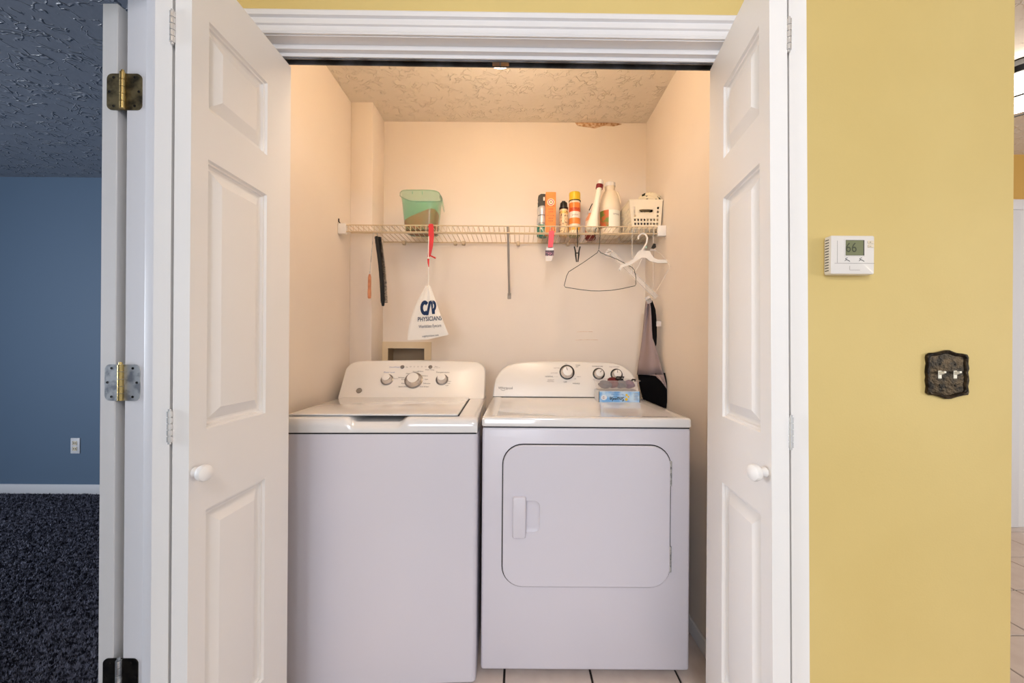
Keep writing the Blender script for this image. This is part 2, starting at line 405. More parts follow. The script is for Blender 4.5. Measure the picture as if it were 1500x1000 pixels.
# ---------------------------------------------------------- closet header: casing, jamb and track
hd = sroot('trim_2', (-.06, YF, OPZ), 'white moulded head casing of the closet')
CL, CR_ = OPL - .065, OPR + .06
TL = R(.40)
prof = [(0, 2.057), (-.009, 2.057), (-.012, 2.062), (-.009, 2.067), (-.0095, 2.079), (-.015, 2.081), (-.0155, 2.095), (-.012, 2.097), (-.012, 2.099), (-.0205, 2.102), (-.022, 2.114), (-.016, 2.121), (0, 2.121)]
def slope(x, z): return z - (x + .06) * math.tan(TL)
b = B(); b.loft([[(x, YF + y, slope(x, z)) for y, z in prof] for x in (CL, CR_)]); b.build('casing', trim_w, hd, smooth=25)
for xa, xb in ((CL, OPL + .004), (OPR - .004, CR_)):
    B().box(xa, xb, YF - .016, YF, 0, 2.055, .006, 2).build('side_casing', trim_w, hd)
def slab(x0, x1, y0, y1, z0, z1): 
    bb = B(); bb.loft([[(x, y0, slope(x, z0)), (x, y1, slope(x, z0)), (x, y1, slope(x, z1)), (x, y0, slope(x, z1))] for x in (x0, x1)]); return bb
slab(OPL, OPR, YF - .002, YF + .117, 2.055, 2.08).build('head_jamb', trim_w, hd)
slab(OPL, OPR, YF + .030, YF + .045, 2.041, 2.056).build('stop', trim_w, hd)
slab(OPL, OPR, YF + .045, YF + .0495, 2.030, 2.056).build('fascia', trim_w, hd)
B().box(OPL - .018, OPL, YF - .002, YF + .117, 0, 2.055).build('side_jamb', trim_w, hd)
B().box(OPR, OPR + .018, YF - .002, YF + .117, 0, 2.055).build('side_jamb', trim_w, hd)
tr = thing('bifold_track', 'dark metal sliding track under the closet head jamb', 'track', (-.06, YF + .06, 2.03))
slab(OPL, OPR, YF + .050, YF + .053, 2.026, 2.055).build('channel_lip', dark_grey, tr)
slab(OPL, OPR, YF + .074, YF + .077, 2.026, 2.055).build('channel_lip', dark_grey, tr)
slab(OPL, OPR, YF + .050, YF + .077, 2.050, 2.0548).build('channel_top', dark_grey, tr)
cx = at(733, 95, YF + .06).x; cz = slope(cx, 2.030)
B().cyl((cx - .022, YF + .061, cz), (cx + .004, YF + .061, cz), .007, n=12).build('roller', dark_grey, tr)
b = B()
for k in range(5): b.cyl((cx - .024 + k * .0045, YF + .061, cz), (cx - .0215 + k * .0045, YF + .061, cz), .0085, n=12)
b.build('spring', brass_spring, tr)
B().cyl((cx + .002, YF + .061, cz), (cx + .026, YF + .061, cz), .0085, n=14).build('spring_cap', brass_spring, tr)

# ---------------------------------------------------------- bifold doors
PAN = [(1.885, 1.686), (1.577, .974), (.793, .24)]
def leaf(root, near, far, side, near_shift, name='door_leaf', z0=.02, z1=2.008, T=.035, stile_n=.047, stile_f=.111):
    """slab from near to far (x, y); moulded panels on the side (+1 = right hand of near->far, -1 = left)"""
    n, f = Vector((*near, 0)), Vector((*far, 0)); d = (f - n); Ln = d.length; d.normalize()
    nr = Vector((d.y, -d.x, 0)) * side                    # outward normal of the moulded face
    def P(u, z, k):                                     # u along, k = depth below the face
        p = n + d * u - nr * k; p.z = z
        p.x += near_shift * (1 - u / Ln) * (1.16 - z)   # the free fold hangs slightly out of plumb
        return p
    b = B(); u0, u1 = stile_n, Ln - stile_f
    outer = [(0, z0), (Ln, z0), (Ln, z1), (0, z1)]
    holes = [[(u0, zb), (u1, zb), (u1, zt), (u0, zt)] for zt, zb in PAN]
    frame_mesh(b, [[P(u, z, 0) for u, z in outer]] + [[P(u, z, 0) for u, z in h] for h in holes])
    for zt, zb in PAN:
        rings = []
        for ins, dep in ((0, 0), (.003, .006), (.007, .007), (.009, .012), (.013, .014), (.017, .014), (.043, .001), (.045, .0008)):
            rings.append([P(u, z, dep) for u, z in ((u0 + ins, zb + ins), (u1 - ins, zb + ins), (u1 - ins, zt - ins), (u0 + ins, zt - ins))])
        b.loft(rings, cap0=False)
    for k0, k1 in (((0, z0), (Ln, z0)), ((Ln, z0), (Ln, z1)), ((Ln, z1), (0, z1)), ((0, z1), (0, z0))):
        b.bm.faces.new([b.bm.verts.new(q) for q in (P(*k0, 0), P(*k1, 0), P(*k1, T), P(*k0, T))])
    b.bm.faces.new([b.bm.verts.new(P(u, z, T)) for u, z in outer])
    bmesh.ops.remove_doubles(b.bm, verts=b.bm.verts, dist=1e-5)
    b.build(name, door_w, root, smooth=20)
    return P
def knuckles(root, p, length=.066, r=.0052, m=chrome, name='hinge'):
    b = B(); p = Vector(p); n = 5; s = length / n
    for k in range(n):
        b.cyl(p + Vector((0, 0, -length / 2 + k * s + .0009)), p + Vector((0, 0, -length / 2 + (k + 1) * s - .0009)), r, n=14)
    b.cyl(p + Vector((0, 0, -length / 2 - .004)), p + Vector((0, 0, length / 2 + .004)), r * .62, n=10)
    return b.build(name, m, root)
def knob(root, p, ax, name='knob'):
    p = Vector(p); 
    B().lathe([(.0105, 0), (.0115, .002), (.0085, .007), (.0085, .013), (.013, .016), (.0172, .021), (.0182, .027), (.0165, .0325), (.010, .036), (0, .037)], p, ax, n=26).build(name, door_w, root)

YN, YT = .84, 1.205
dl = sroot('door_1', (-.73, 1.0, 0), 'open white bifold door on the left of the closet')
P = leaf(dl, (-.697, YN), (-.697, YT), 1, 0.0)
leaf(dl, (-.774, YN - .001), (-.792, YT), -1, 0.0)
for z in (1.832, .988, .18): knuckles(dl, (-.7355, YN - .003, z))
knob(dl, (-.697, .856, at(287, 691, .856).z), (1, -.25, 0))
dr = sroot('door_2', (.60, 1.0, 0), 'open white bifold door on the right of the closet')
leaf(dr, (.5365, YN), (.578, YT), -1, 0.012)
leaf(dr, (.6145, YN - .001), (.652, YT), 1, 0.012)
for z in (1.825, .985, .18): knuckles(dr, (.5755 + .012 * (1.16 - z), YN - .003, z))
knob(dr, (.5365 + .003, .862, at(1126, 691, .862).z), (-1, -.2, 0))

# ---------------------------------------------------------- bedroom door folded back against the wall
bd = sroot('door_3', (-1.0, DJ, 0), 'white bedroom door folded back, seen on its hinge edge')
ex0, ex1 = at(146.5, 509, DJ).x, at(169, 509, DJ).x
B().box(ex0, ex1, DJ, DJ + .74, .012, 2.000, .0015, 1).build('door_leaf', door_w, bd)
def butt_hinge(zc, m, mb, pxl, label):
    pin = at(177, 509, DJ - .006); h = .089
    hinge = None
    b = B(); n = 5; s = h / n
    for k in range(n): b.cyl((pin.x, pin.y, zc - h / 2 + k * s + .0006), (pin.x, pin.y, zc - h / 2 + (k + 1) * s - .0006), .0062, n=14)
    b.cyl((pin.x, pin.y, zc + h / 2), (pin.x, pin.y, zc + h / 2 + .006), .0042, .0030, n=12)
    hinge = b.build('hinge', mb, bd); hinge['label'] = label
    for sd in (-1, 1):
        w = .043
        # rounded outer corners only
        r = .013; pts = []
        x0 = pin.x; x1 = pin.x + sd * w
        pts += [(x0, zc - h / 2), (x0, zc + h / 2)]
        for k in range(7):
            a = R(90 - 15 * k); pts.append((x1 - sd * r + sd * r * math.cos(a), zc + h / 2 - r + r * math.sin(a)))
        for k in range(7):
            a = R(-15 * k); pts.append((x1 - sd * r + sd * r * math.cos(a), zc - h / 2 + r + r * math.sin(a)))
        yl = DJ - .0022
        B().prism(pts, yl, DJ + .0005).build('hinge_leaf', m, hinge)
        for dx, dz in ((.026, .035), (.036, 0), (.026, -.035)):
            B().lathe([(.0032, 0), (.003, .0009), (.001, .0004), (0, .0003)], (pin.x + sd * dx, yl + .0002, zc + dz), (0, -1, 0), n=10).build('screw', screw_m, hinge)
butt_hinge(at(177, 135, DJ).z, brass_old, brass_br, 0, 'aged brown brass butt hinge')
butt_hinge(at(176, 560, DJ).z, steel, brass_br, 0, 'silvery butt hinge with a brass barrel')
butt_hinge(at(172, 990, DJ).z, tarnish, steel, 0, 'dark tarnished butt hinge')

# ---------------------------------------------------------- closet ceiling lamp
lx, ly = at(732, 98, 1.40).x, 1.40
lamp = thing('ceiling_lamp', 'lit white globe lamp on the closet ceiling behind the track', 'lamp', (lx, ly, ZC - .02))
B().lathe([(.062, 0), (.062, -.012), (.048, -.028), (.040, -.030)], (lx, ly, ZC - .02), n=28).build('lamp_base', plastic_w, lamp)
gz = at(732, 93.2, 1.40).z
B().cyl((lx, ly, ZC - .05), (lx, ly, gz + .16), .022, n=16).build('lamp_stem', plastic_w, lamp)
B().sphere((lx, ly, gz + .085), .085, (1, 1, 1), 28, 18).build('globe', lamp_glow, lamp)

# ---------------------------------------------------------- washing machine
MW = Matrix.Translation((-.481, 1.352, 0)) @ Matrix.Rotation(R(2), 4, 'Z') @ Matrix.Diagonal((1, 1, 1.0105, 1))
w = thing('washing_machine', 'white top loading washing machine with three silver knobs', 'washing machine', MW @ Vector((0, .3, 0)))
def W(): return B(MW)
W().box(-.343, .343, 0, .67, .008, .852, .016, 3, 'z').build('cabinet', enamel, w)
for sx in (-.29, .29):
    for sy in (.06, .61): W().cyl((sx, sy, 0), (sx, sy, .03), .022, n=14).build('foot', black_p, w)
W().box(-.338, .338, .004,   .665, .850, .857).build('seam_shade', gap_shade, w)  # black layer put in as the shade of the deck seam
# top deck: rounded front bar with a scooped hand hold
prof = [(.004, .8560), (-.002, .858), (-.003, .880), (0, .892), (.006, .901), (.015, .906), (.032, .908), (.070, .9085), (.12, .909), (.50, .909), (.668, .909), (.668, .8560)]
xc0 = .115
def scoop(x):
    a = abs(x - xs_c)
    return max(0, min(1, (.104 - a) / .030))
xs_c = (at(552, 622, 1.36).x + .481)
rows = []
xs = sorted(set([-.343, -.341, -.336, -.325, .325, .336, .341, .343] + [-.31 + k * .62 / 62 for k in range(63)]))
for x in xs:
    s_ = scoop(x); s_ = s_ * s_ * (3 - 2 * s_); e = min(1, (.343 - abs(x)) / .014); e = math.sqrt(max(0, 1 - (1 - e) ** 2)); row = []
    for i, (y, z) in enumerate(prof):
        if s_ > 0 and 2 <= i <= 8:
            y2, z2 = [(-.003, .867), (.001, .873), (.007, .8775), (.013, .882), (.020, .889), (.028, .8905), (.036, .8905)][i - 2]
            y, z = y + (y2 - y) * s_, z + (z2 - z) * s_
        if i not in (0, len(prof) - 1): z = .8560 + (z - .8560) * (.75 + .25 * e)
        row.append((x, y, z))
    rows.append(row)
b = W(); b.loft(rows)
b.build('top_deck', enamel_gloss, w, smooth=40)
# lid
lx0, lx1 = -.312, .272
b = W(); b.box(lx0, lx1, .026, .492, .9095, .9165, .005, 3); lid = b.build('lid', enamel_gloss, w)
W().box(lx1, lx1 + .004, .03, .49, .9085, .9098).build('lid_gap_shade', gap_shade, w)  # flat black strip painted in as the shaded gap beside the lid
W().box(lx0 + .15, lx1 - .12, .495, .499, .9088, .9105).build('lid_hinge', plastic_w, w)
# console: slanted face with rounded top corners
YB0, YB1, ZB0, ZB1 = .500, .622, .909, 1.082
def con(x, t, back=0.0):               # t 0..1 up the slope
    return Vector((x, YB0 + (YB1 - YB0) * t + back, ZB0 + (ZB1 - ZB0) * t))
half = .340
outl = [(-half, 0), (-half, .70)]
for k in range(1, 8):
    a = R(180 - 90 * k / 8 * 1.0); outl.append((-half + .06 + .06 * math.cos(a), .70 + .26 * math.sin(a)))
outl += [(-half + .08, .965), (-.15, .985), (0, 1.0), (.15, .985), (half - .08, .965)]
for k in range(7, 0, -1):
    a = R(180 - 90 * k / 8); outl.append((half - .06 - .06 * math.cos(a), .70 + .26 * math.sin(a)))
outl += [(half, .70), (half, 0)]
def inset(o, k): return [(x * (1 - k / half), t if t == 0 else t - k * 4.0 * (t > .5)) for x, t in o]
b = W()
b.loft([[con(x, t) for x, t in inset(outl, .007)], [con(x, t, .002) for x, t in inset(outl, .003)], [con(x, t, .008) for x, t in outl],
        [(x, .655, ZB0 + (ZB1 - ZB0) * t) for x, t in outl]])
console = b.build('console', plastic_w, w, smooth=30)
nl = (con(0, 1) - con(0, 0)).normalized(); nw = MW.to_3x3() @ Vector((0, -nl.z, nl.y)); nw.normalize()
upw = MW.to_3x3() @ nl; rtw = MW.to_3x3() @ Vector((1, 0, 0)); pw = MW @ con(0, .5)
def wh(px, py, off=.0008): return hit(px, py, pw, nw) + nw * off
def dial(root, p, n, r, pointer_deg, name='knob', skirt=knob_skirt):
    q = n.to_track_quat('Z', 'Y')
    k = B().lathe([(r * 1.0, 0), (r * 1.0, .004), (r * .86, .010), (r * .80, .022), (r * .72, .026), (0, .0265)], p, n, n=30).build(name, knob_m, root)
    B().lathe([(r * .70, .0262), (r * .70, .0272), (r * .64, .0278), (0, .0278)], p, n, n=30).build('knob_face', plastic_w, k)
    B().lathe([(r * 1.16, -.0004), (r * 1.16, .003), (r * 1.0, .0045), (r, .001)], p, n, n=30, ring=True).build('dial_ring', skirt, k)
    return k
for px, py, r in ((606, 557, .038), (567, 556, .026), (647.5, 556, .026)):
    dial(w, wh(px, py, 0), nw, r, 0)
for px in (589.5, 630.5): B().lathe([(.010, 0), (.010, .003), (.008, .005), (0, .005)], wh(px, 537.5, 0), nw, n=20).build('button', knob_skirt, w)
for k in range(5):
    px = 601.5 + k * 5.5
    text('O', .007, wh(px, 537), rtw, upw, ink_grey, w, 'indicator')
for s_, px, py, h_, m_ in (('QuickWash', 578, 537.7, .0075, ink_blue), ('On', 596, 537.7, .006, ink), ('Wash Temp', 629.5, 541.6, .0062, ink), ('Start', 639, 536.6, .0055, ink_grey), ('or hold 3s', 640, 538.6, .005, ink_grey),
        ('Water Level', 570, 545.3, .0075, ink_blue), ('Temperature', 648.5, 545.3, .0085, ink), ('Whites', 588, 553, .0075, ink), ('Normal', 609, 544.2, .0065, ink), ('Colors', 616, 543.8, .007, ink),
        ('Heavy', 598, 547, .006, ink), ('Medium', 622.5, 550.4, .0062, ink), ('Light', 624.5, 555.5, .006, ink), ('Delicates', 625, 561.5, .0065, ink), ('Drain & Spin', 621.5, 566.3, .006, ink),
        ('Bulky', 591, 555.7, .006, ink), ('Rinse', 591, 561.5, .006, ink), ('Speed Wash', 590.5, 566.3, .006, ink), ('Medium', 580, 554.5, .005, ink_grey),
        ('Hot', 655.5, 552.5, .005, ink), ('Warm', 658, 558.3, .005, ink), ('Cool', 657, 561.5, .005, ink), ('Cold', 654.5, 564.6, .005, ink)):
    text(s_, h_, wh(px, py), rtw, upw, m_, w)
lg = wh(526, 572, 0)
b = B(); b.lathe([(.0135, 0), (.0135, .0016), (.0122, .0018), (.0122, .0005), (0, .0005)], lg, nw, n=26); bad = b.build('logo_badge', knob_skirt, w)
text('GE', .0125, lg + nw * .0016, rtw, upw, chrome, bad)

# ---------------------------------------------------------- dryer
MD = Matrix.Translation((.2435, 1.396, 0))
d = thing('clothes_dryer', 'white front loading clothes dryer with a square door and arched console', 'dryer', MD @ Vector((0, .3, 0)))
def Dd(): return B(MD)
Dd().box(-.368, .368, 0, .69, .0225, .8785, .010, 3).build('cabinet', enamel, d)
for sx in (-.32, .32):
    for sy in (.06, .62): Dd().cyl((sx, sy, 0), (sx, sy, .024), .020, n=14).build('foot', black_p, d)
Dd().box(-.364, .364, .004, .686, .877, .884).build('seam_shade', gap_shade, d)  # black layer drawing the shade under the top panel's edge
def tring(ins, z, r): return [(x, .345 + y, z) for x, y in rrect(.740 - 2 * ins, .700 - 2 * ins, max(r - ins * .5, .003), 5)]
b = Dd(); b.loft([tring(.002, .8825, .012), tring(0, .885, .012), tring(0, .907, .012), tring(.003, .9125, .012), tring(.007, .9145, .012), tring(.040, .9145, .03), tring(.050, .9115, .03)])
b.build('top_panel', enamel_gloss, d, smooth=30)
# console
sil = [(-.370, 0), (-.366, .045), (-.357, .084), (-.342, .112), (-.322, .134), (-.296, .152), (-.262, .164), (-.215, .1705), (-.12, .1735), (0, .1745)]
sil = sil + [(-x, z) for x, z in sil[-2::-1]]
def dcon(x, z, back=0.0): return (x, .583 + .052 * z / .17 + back, .915 + z)
b = Dd()
ins = [(x * .985, z * .965 if z > 0 else 0) for x, z in sil]
b.loft([[dcon(x, z) for x, z in ins], [dcon(x * .994, z * .988, .003) for x, z in sil], [dcon(x, z, .010) for x, z in sil], [(x, .685, .915 + z) for x, z in sil]])
dc = b.build('console', plastic_w, d, smooth=32)
Dd().box(-.366, .366, .580, .60, .9125, .9158).build('console_gap_shade', gap_shade, d)  # black strip for the shade along the console's foot
nd = Vector((0, -.17, .052)).normalized(); upd = Vector((0, .052, .17)).normalized(); pd = MD @ Vector(dcon(0, .08))
def dh(px, py, off=.0008): return hit(px, py, pd, nd) + nd * off
RX = Vector((1, 0, 0))
for px, py, r, a in ((830.5, 545, .033, 15), (877, 547.5, .0265, -40), (903, 548.5, .0265, 5)):
    p = dh(px, py, 0); kb = dial(d, p, nd, r, a, skirt=black_p)
    dirv = (upd * math.cos(R(a)) - RX * math.sin(R(a))); q = p + nd * .028
    B().cyl(q + dirv * r * .12, q + dirv * r * .62, .0013, n=6).build('pointer', ink, kb)
tw = text('Whirlpool', .013, dh(740.5, 568.3), RX, upd, ink, d, 'logo', width=.072)
b = B(); b.tube([dh(733.5 + k * .9, 570.3 + 1.5 * math.sin(math.pi * k / 8), .0009) for k in range(9)], .0008, 5); b.build('logo_swoosh', ink, d)
for s_, px, py, h_, m_ in (('OFF', 829, 533.3, .005, ink_grey), ('TIMED', 846.5, 535, .006, ink), ('DRY', 845.5, 537.2, .005, ink), ('COTTON', 815.5, 539, .005, ink_grey), ('AUTO DRY', 812, 546.3, .005, ink_grey),
        ('NORMAL - - - -', 808, 551.5, .007, ink), ('ENERGY', 807, 556.5, .006, ink_grey), ('PREFERRED', 806.5, 558.7, .005, ink_grey), ('OFF', 828, 559.5, .007, ink), ('WRINKLE', 844, 561.6, .006, ink), ('60', 842.5, 554.7, .006, ink_grey),
        ('HEAVY', 848, 551.6, .0045, ink_grey), ('TEMPERATURE', 875, 536.6, .006, ink), ('PUSH TO START', 900, 537.4, .005, ink_grey)):
    text(s_, h_, dh(px, py), RX, upd, m_, d)
# door with a pocket and grip
x0, x1, z0, z1 = -.2935, .2945, .3215, .8185
cx, cz, ww, hh = (x0 + x1) / 2, (z0 + z1) / 2, x1 - x0, z1 - z0
def ring(g, y, r): return [(x, y, z) for x, z in rrect(ww - 2 * g, hh - 2 * g, r - g, 8, cx, cz)]
b = Dd(); b.loft([ring(-.0035, .002, .07), ring(-.0035, -.0012, .07)]); b.build('door_gap_shade', gap_shade, d)  # black outline painted in for the shaded gap around the door
dloc = lambda px, py: MD.inverted() @ at(px, py, 1.388)
h0, h1 = dloc(769, 733), dloc(790.5, 780)
pk = [(x, z) for x, z in rrect(h1.x - h0.x + .02, h0.z - h1.z, .02, 6, (h0.x + h1.x) / 2 - .01, (h0.z + h1.z) / 2)]
b = Dd()
frame_mesh(b, [ring(.004, -.010, .07), [(x, -.010, z) for x, z in pk]])
b.loft([ring(.004, -.010, .07), ring(.001, -.008, .07), ring(0, -.004, .07), ring(0, .0, .07)], False, False)
pc = ((h0.x + h1.x) / 2 - .01, (h0.z + h1.z) / 2)
sh = lambda k: [(pc[0] + (x - pc[0]) * k, pc[1] + (z - pc[1]) * k) for x, z in pk]
b.loft([[(x, -.010, z) for x, z in pk], [(x, -.006, z) for x, z in sh(.96)], [(x, -.0030, z) for x, z in sh(.84)], [(x, -.0024, z) for x, z in sh(.7)]], False, True)
bmesh.ops.remove_doubles(b.bm, verts=b.bm.verts, dist=1e-5)
dd_ = b.build('door', enamel, d, smooth=30)
g0, g1 = dloc(751, 726), dloc(770, 786)
gx, gz_ = (g0.x + g1.x) / 2, (g0.z + g1.z) / 2; gw, gh = g1.x - g0.x, g0.z - g1.z
b = Dd(); b.loft([[(x, y, z) for x, z in rrect(gw - 2 * i_, gh - 2 * i_, .007, 4, gx, gz_)] for i_, y in ((0, -.009), (0, -.020), (.002, -.0245), (.005, -.026))]); b.build('door_handle', enamel, dd_, smooth=35)
for ya, yb in ((675, 712), (800, 838)):
    za, zb = dloc(982, ya).z, dloc(982, yb).z; b = Dd(); n = 4; s_ = (za - zb) / n
    for k in range(n): b.cyl((.2955, -.006, zb + k * s_ + .001), (.2955, -.006, zb + (k + 1) * s_ - .001), .0042, n=10)
    b.build('hinge', steel, dd_)

# ---------------------------------------------------------- washer supply box in the back wall
ox0, ox1, oz1 = at(559.5, 510, YB).x, at(632, 510, YB).x, at(596, 500.5, YB).z
u = thing('washer_outlet_box', 'beige recessed water supply box behind the washing machine', 'outlet box', ((ox0 + ox1) / 2, YB, .96))
b = B(); o_ = [(ox0, .965), (ox1, .965), (ox1, oz1), (ox0, oz1)]; i_ = [(RX0, RZ0), (RX1, RZ0), (RX1, RZ1), (RX0, RZ1)]
b.loft([[(x, YB, z) for x, z in o_], [(x, YB - .008, z) for x, z in o_], [(x, YB - .008, z) for x, z in i_], [(x, YB + .0005, z) for x, z in i_]], False, False)
b.build('frame', frame_beige, u, smooth=20)
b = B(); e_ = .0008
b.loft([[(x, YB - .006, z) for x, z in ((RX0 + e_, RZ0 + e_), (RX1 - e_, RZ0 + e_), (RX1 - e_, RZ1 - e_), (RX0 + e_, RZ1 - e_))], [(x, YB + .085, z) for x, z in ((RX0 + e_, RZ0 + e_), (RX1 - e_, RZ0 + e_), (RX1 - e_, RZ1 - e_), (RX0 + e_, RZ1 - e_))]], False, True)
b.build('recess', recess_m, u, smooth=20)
vc = at(602, 531, YB + .03)
B().lathe([(.018, 0), (.018, .012), (.010, .016), (.010, .05)], (vc.x, vc.y - .03, vc.z - .012), (0, 1, 0), n=18).build('valve_handle', tarnish, u)

# ---------------------------------------------------------- wire shelf
ZS, SF, SB, ZL = 1.755, 1.94, 2.238, 1.722
sh_ = thing('wire_shelf', 'white wire closet shelf across the back wall', 'shelf', (-.08, 2.1, ZS))
SX0, SX1 = XL + .012, XR - .012
B().cyl((SX0, SF, ZS), (SX1, SF, ZS), .0032, n=8).build('front_rail', wire_shaded, sh_)
B().cyl((SX0, SF, ZL), (SX1, SF, ZL), .0032, n=8).build('lip_rail', wire_shaded, sh_)
B().cyl((-.765, SB - .004, ZS - .004), (SX1, SB - .004, ZS - .004), .0032, n=8).build('back_rail', wire_shaded, sh_)
B().cyl((SX0, 2.06, ZS - .004), (SX1, 2.06, ZS - .004), .0028, n=8).build('middle_rail', wire_shaded, sh_)
wires = {}
n = int((SX1 - SX0 - .02) / .0254)
for k in range(n + 1):
    x = SX0 + .012 + k * .0254; yb = SB if x > -.765 else 2.068
    key = yb
    if key not in wires:
        o = B().tube([(x, SF - .002, ZL - .003), (x, SF - .0035, ZS - .004), (x, SF - .001, ZS + .001), (x, SF + .006, ZS + .003), (x, yb, ZS + .001)], .0016, 5).build('wire', wire_shaded, sh_)
        wires[key] = (o.data, x)
    else:
        o = bpy.data.objects.new('wire', wires[key][0]); COL.objects.link(o); o.parent = sh_; o.location.x = x - wires[key][1]
for xa, xb in ((XL + .001, XL + .040), (XR - .042, XR - .001)):
    b = B(); b.box(xa, xb, SF - .010, SF + .012, ZL - .012, ZS + .006, .003, 2); b.build('end_bracket', plastic_w, sh_)
B().tube([(XL + .003, SF - .002, ZS + .03), (XL + .004, SF - .004, ZS + .015), (XL + .012, SF - .004, ZS + .004)], .0025, 6).build('wire_end', tarnish, sh_)
bx = at(744, 335, SF).x
b = B(); p0, p1 = Vector((bx, SF - .003, ZS - .002)), Vector((at(746, 432, YB - .01).x, YB - .008, at(746, 432, YB - .01).z))
b.tube([p0, p0 + (p1 - p0) * .5, p1], .0062, 10); b.build('support_brace', brace_m, sh_)
B().box(p1.x - .010, p1.x + .010, YB - .006, YB, p1.z - .022, p1.z + .012, .003, 2).build('brace_foot', brace_m, sh_)
for px in (592, 667, 679, 759, 832, 845):
    q = at(px, 354, SB); B().box(q.x - .009, q.x + .009, SB - .010, YB, ZS - .018, ZS + .004, .003, 2).build('wall_clip', wire_shaded, sh_)
ZT = ZS + .0045      # top of the wires

# ---------------------------------------------------------- things on the shelf
def sring(cx, cy, z, wx, wy, p=4.0, n=36):
    out = []
    for k in range(n):
        a = 2 * math.pi * k / n; c, s = math.cos(a), math.sin(a)
        out.append(Vector((cx + wx / 2 * math.copysign(abs(c) ** (2 / p), c), cy + wy / 2 * math.copysign(abs(s) ** (2 / p), s), z)))
    return out
# green pitcher
gc = at(618, 340, 2.09); GXc, GYc = gc.x, 2.09
pt = thing('plastic_pitcher', 'translucent green plastic scoop pitcher at the left on the wire shelf', 'pitcher', (GXc, GYc, ZT))
GH = .197
def gring(t, out=0.0):
    r_ = sring(GXc, GYc, ZT + GH * t, .158 + .040 * t + out, .130 + .030 * t + out, 4.5, 40)
    if t > .72:
        f = (t - .72) / .28
        for v in r_:
            if v.x < GXc - .06: v.x -= .018 * f * f * max(0, 1 - abs(v.y - GYc) / .06)
    return r_
b = B(); b.loft([gring(t) for t in (0, .02, .1, .3, .5, .7, .8, .88, .94, 1.0)], True, False); b.build('body', green_p, pt, solid=.0022)
b = B(); b.tube([v for v in gring(1.0)], .0028, 6, closed=True); b.build('rim', green_p, pt)
hx = GXc + .098
b = B()
def hb(x, z, wy): return [(x, GYc - wy, z), (x, GYc + wy, z)]
sec = [(hx - .004, GH), (hx + .006, GH - .003), (hx + .012, GH - .03), (hx + .019, GH - .075), (hx + .016, GH - .082), (hx + .006, GH - .04), (hx - .004, GH - .012)]
b.prism([(x, ZT + z) for x, z in sec], GYc - .014, GYc + .014); b.build('handle', green_p, pt)
for k in range(2): B().box(GXc - .03 + k * .05 - .001, GXc - .03 + k * .05 + .001, GYc - .0815, GYc - .078, ZT + GH - .022, ZT + GH - .008).build('mark', teal_p, pt)
# powder: slanted heap inside
b = B(); rows = []
nn = 12
base = [v for v in sring(GXc, GYc, ZT + .004, .150, .124, 4.0, 32)]
def top_at(v): return ZT + .078 + (v.x - GXc) * .42 - (v.y - GYc) * .1
rings = [base]
for f in (1.0, .98, .8, .55, .3, .08):
    rr_ = []
    for v in sring(GXc, GYc, 0, .168, .138, 4.0, 32):
        q = Vector((GXc + (v.x - GXc) * f, GYc + (v.y - GYc) * f, 0)); q.z = min(top_at(q), ZT + .110) + (.014 * (1 - f * f)) - (.004 if f == 1.0 else 0); rr_.append(q)
    rings.append(rr_)
b.loft(rings); pw_ = b.build('powder', powder_m, pivot=(GXc, GYc, ZT + .004)); pw_['kind'] = 'stuff'; pw_['label'] = 'reddish brown powder heaped inside the green pitcher'; pw_['category'] = 'powder'

def spot(px, D): return at(px, 340, D).x
# spray bottle with black trigger cap
x, y = spot(794, 2.15), 2.15
t = thing('spray_can', 'waisted silver and teal air freshener can with black trigger cap', 'spray can', (x, y, ZT))
prof = [(.024, 0), (.0275, .004), (.0278, .05), (.0265, .062)]
B().lathe([(.024, 0), (.0275, .004), (.0278, .045), (.0275, .062)], (x, y, ZT), n=28).build('teal_label', teal_p, t)
B().lathe([(.0275, .0622), (.0278, .085), (.0265, .098), (.0238, .112), (.0238, .116), (.0262, .130), (.0275, .142), (.0258, .157), (.021, .165)], (x, y, ZT), n=28).build('can_body', silver_p, t)
B().lathe([(.0242, .1122), (.0246, .114), (.0242, .1158)], (x, y, ZT), n=24).build('band', black_p, t)
b = B(); capp = [(-.025, .160), (.027, .160), (.028, .178), (.020, .190), (.012, .194), (.012, .206), (.026, .214), (.026, .224), (.012, .231), (-.008, .231), (-.021, .222), (-.024, .206), (-.019, .190), (-.024, .176)]
b.prism([(x + a, ZT + c) for a, c in capp], y - .018, y + .018); bmesh.ops.bevel(b.bm, geom=[e for e in b.bm.edges if abs(e.verts[0].co.y - e.verts[1].co.y) < .001], offset=.005, segments=2, affect='EDGES'); b.build('trigger_cap', black_p, t)
B().box(x + .004, x + .020, y - .0195, y - .0175, ZT + .192, ZT + .212, .001, 1).build('nozzle', silver_p, t)
text('AIR FRESH', .008, (x, y - .0282, ZT + .069), RX, (0, 0, 1), ink, t, warp=lambda a, c: Vector((x + .028 * math.sin(a / .028), y - .0283 * math.cos(a / .0283), ZT + .069 + c)), width=.048)
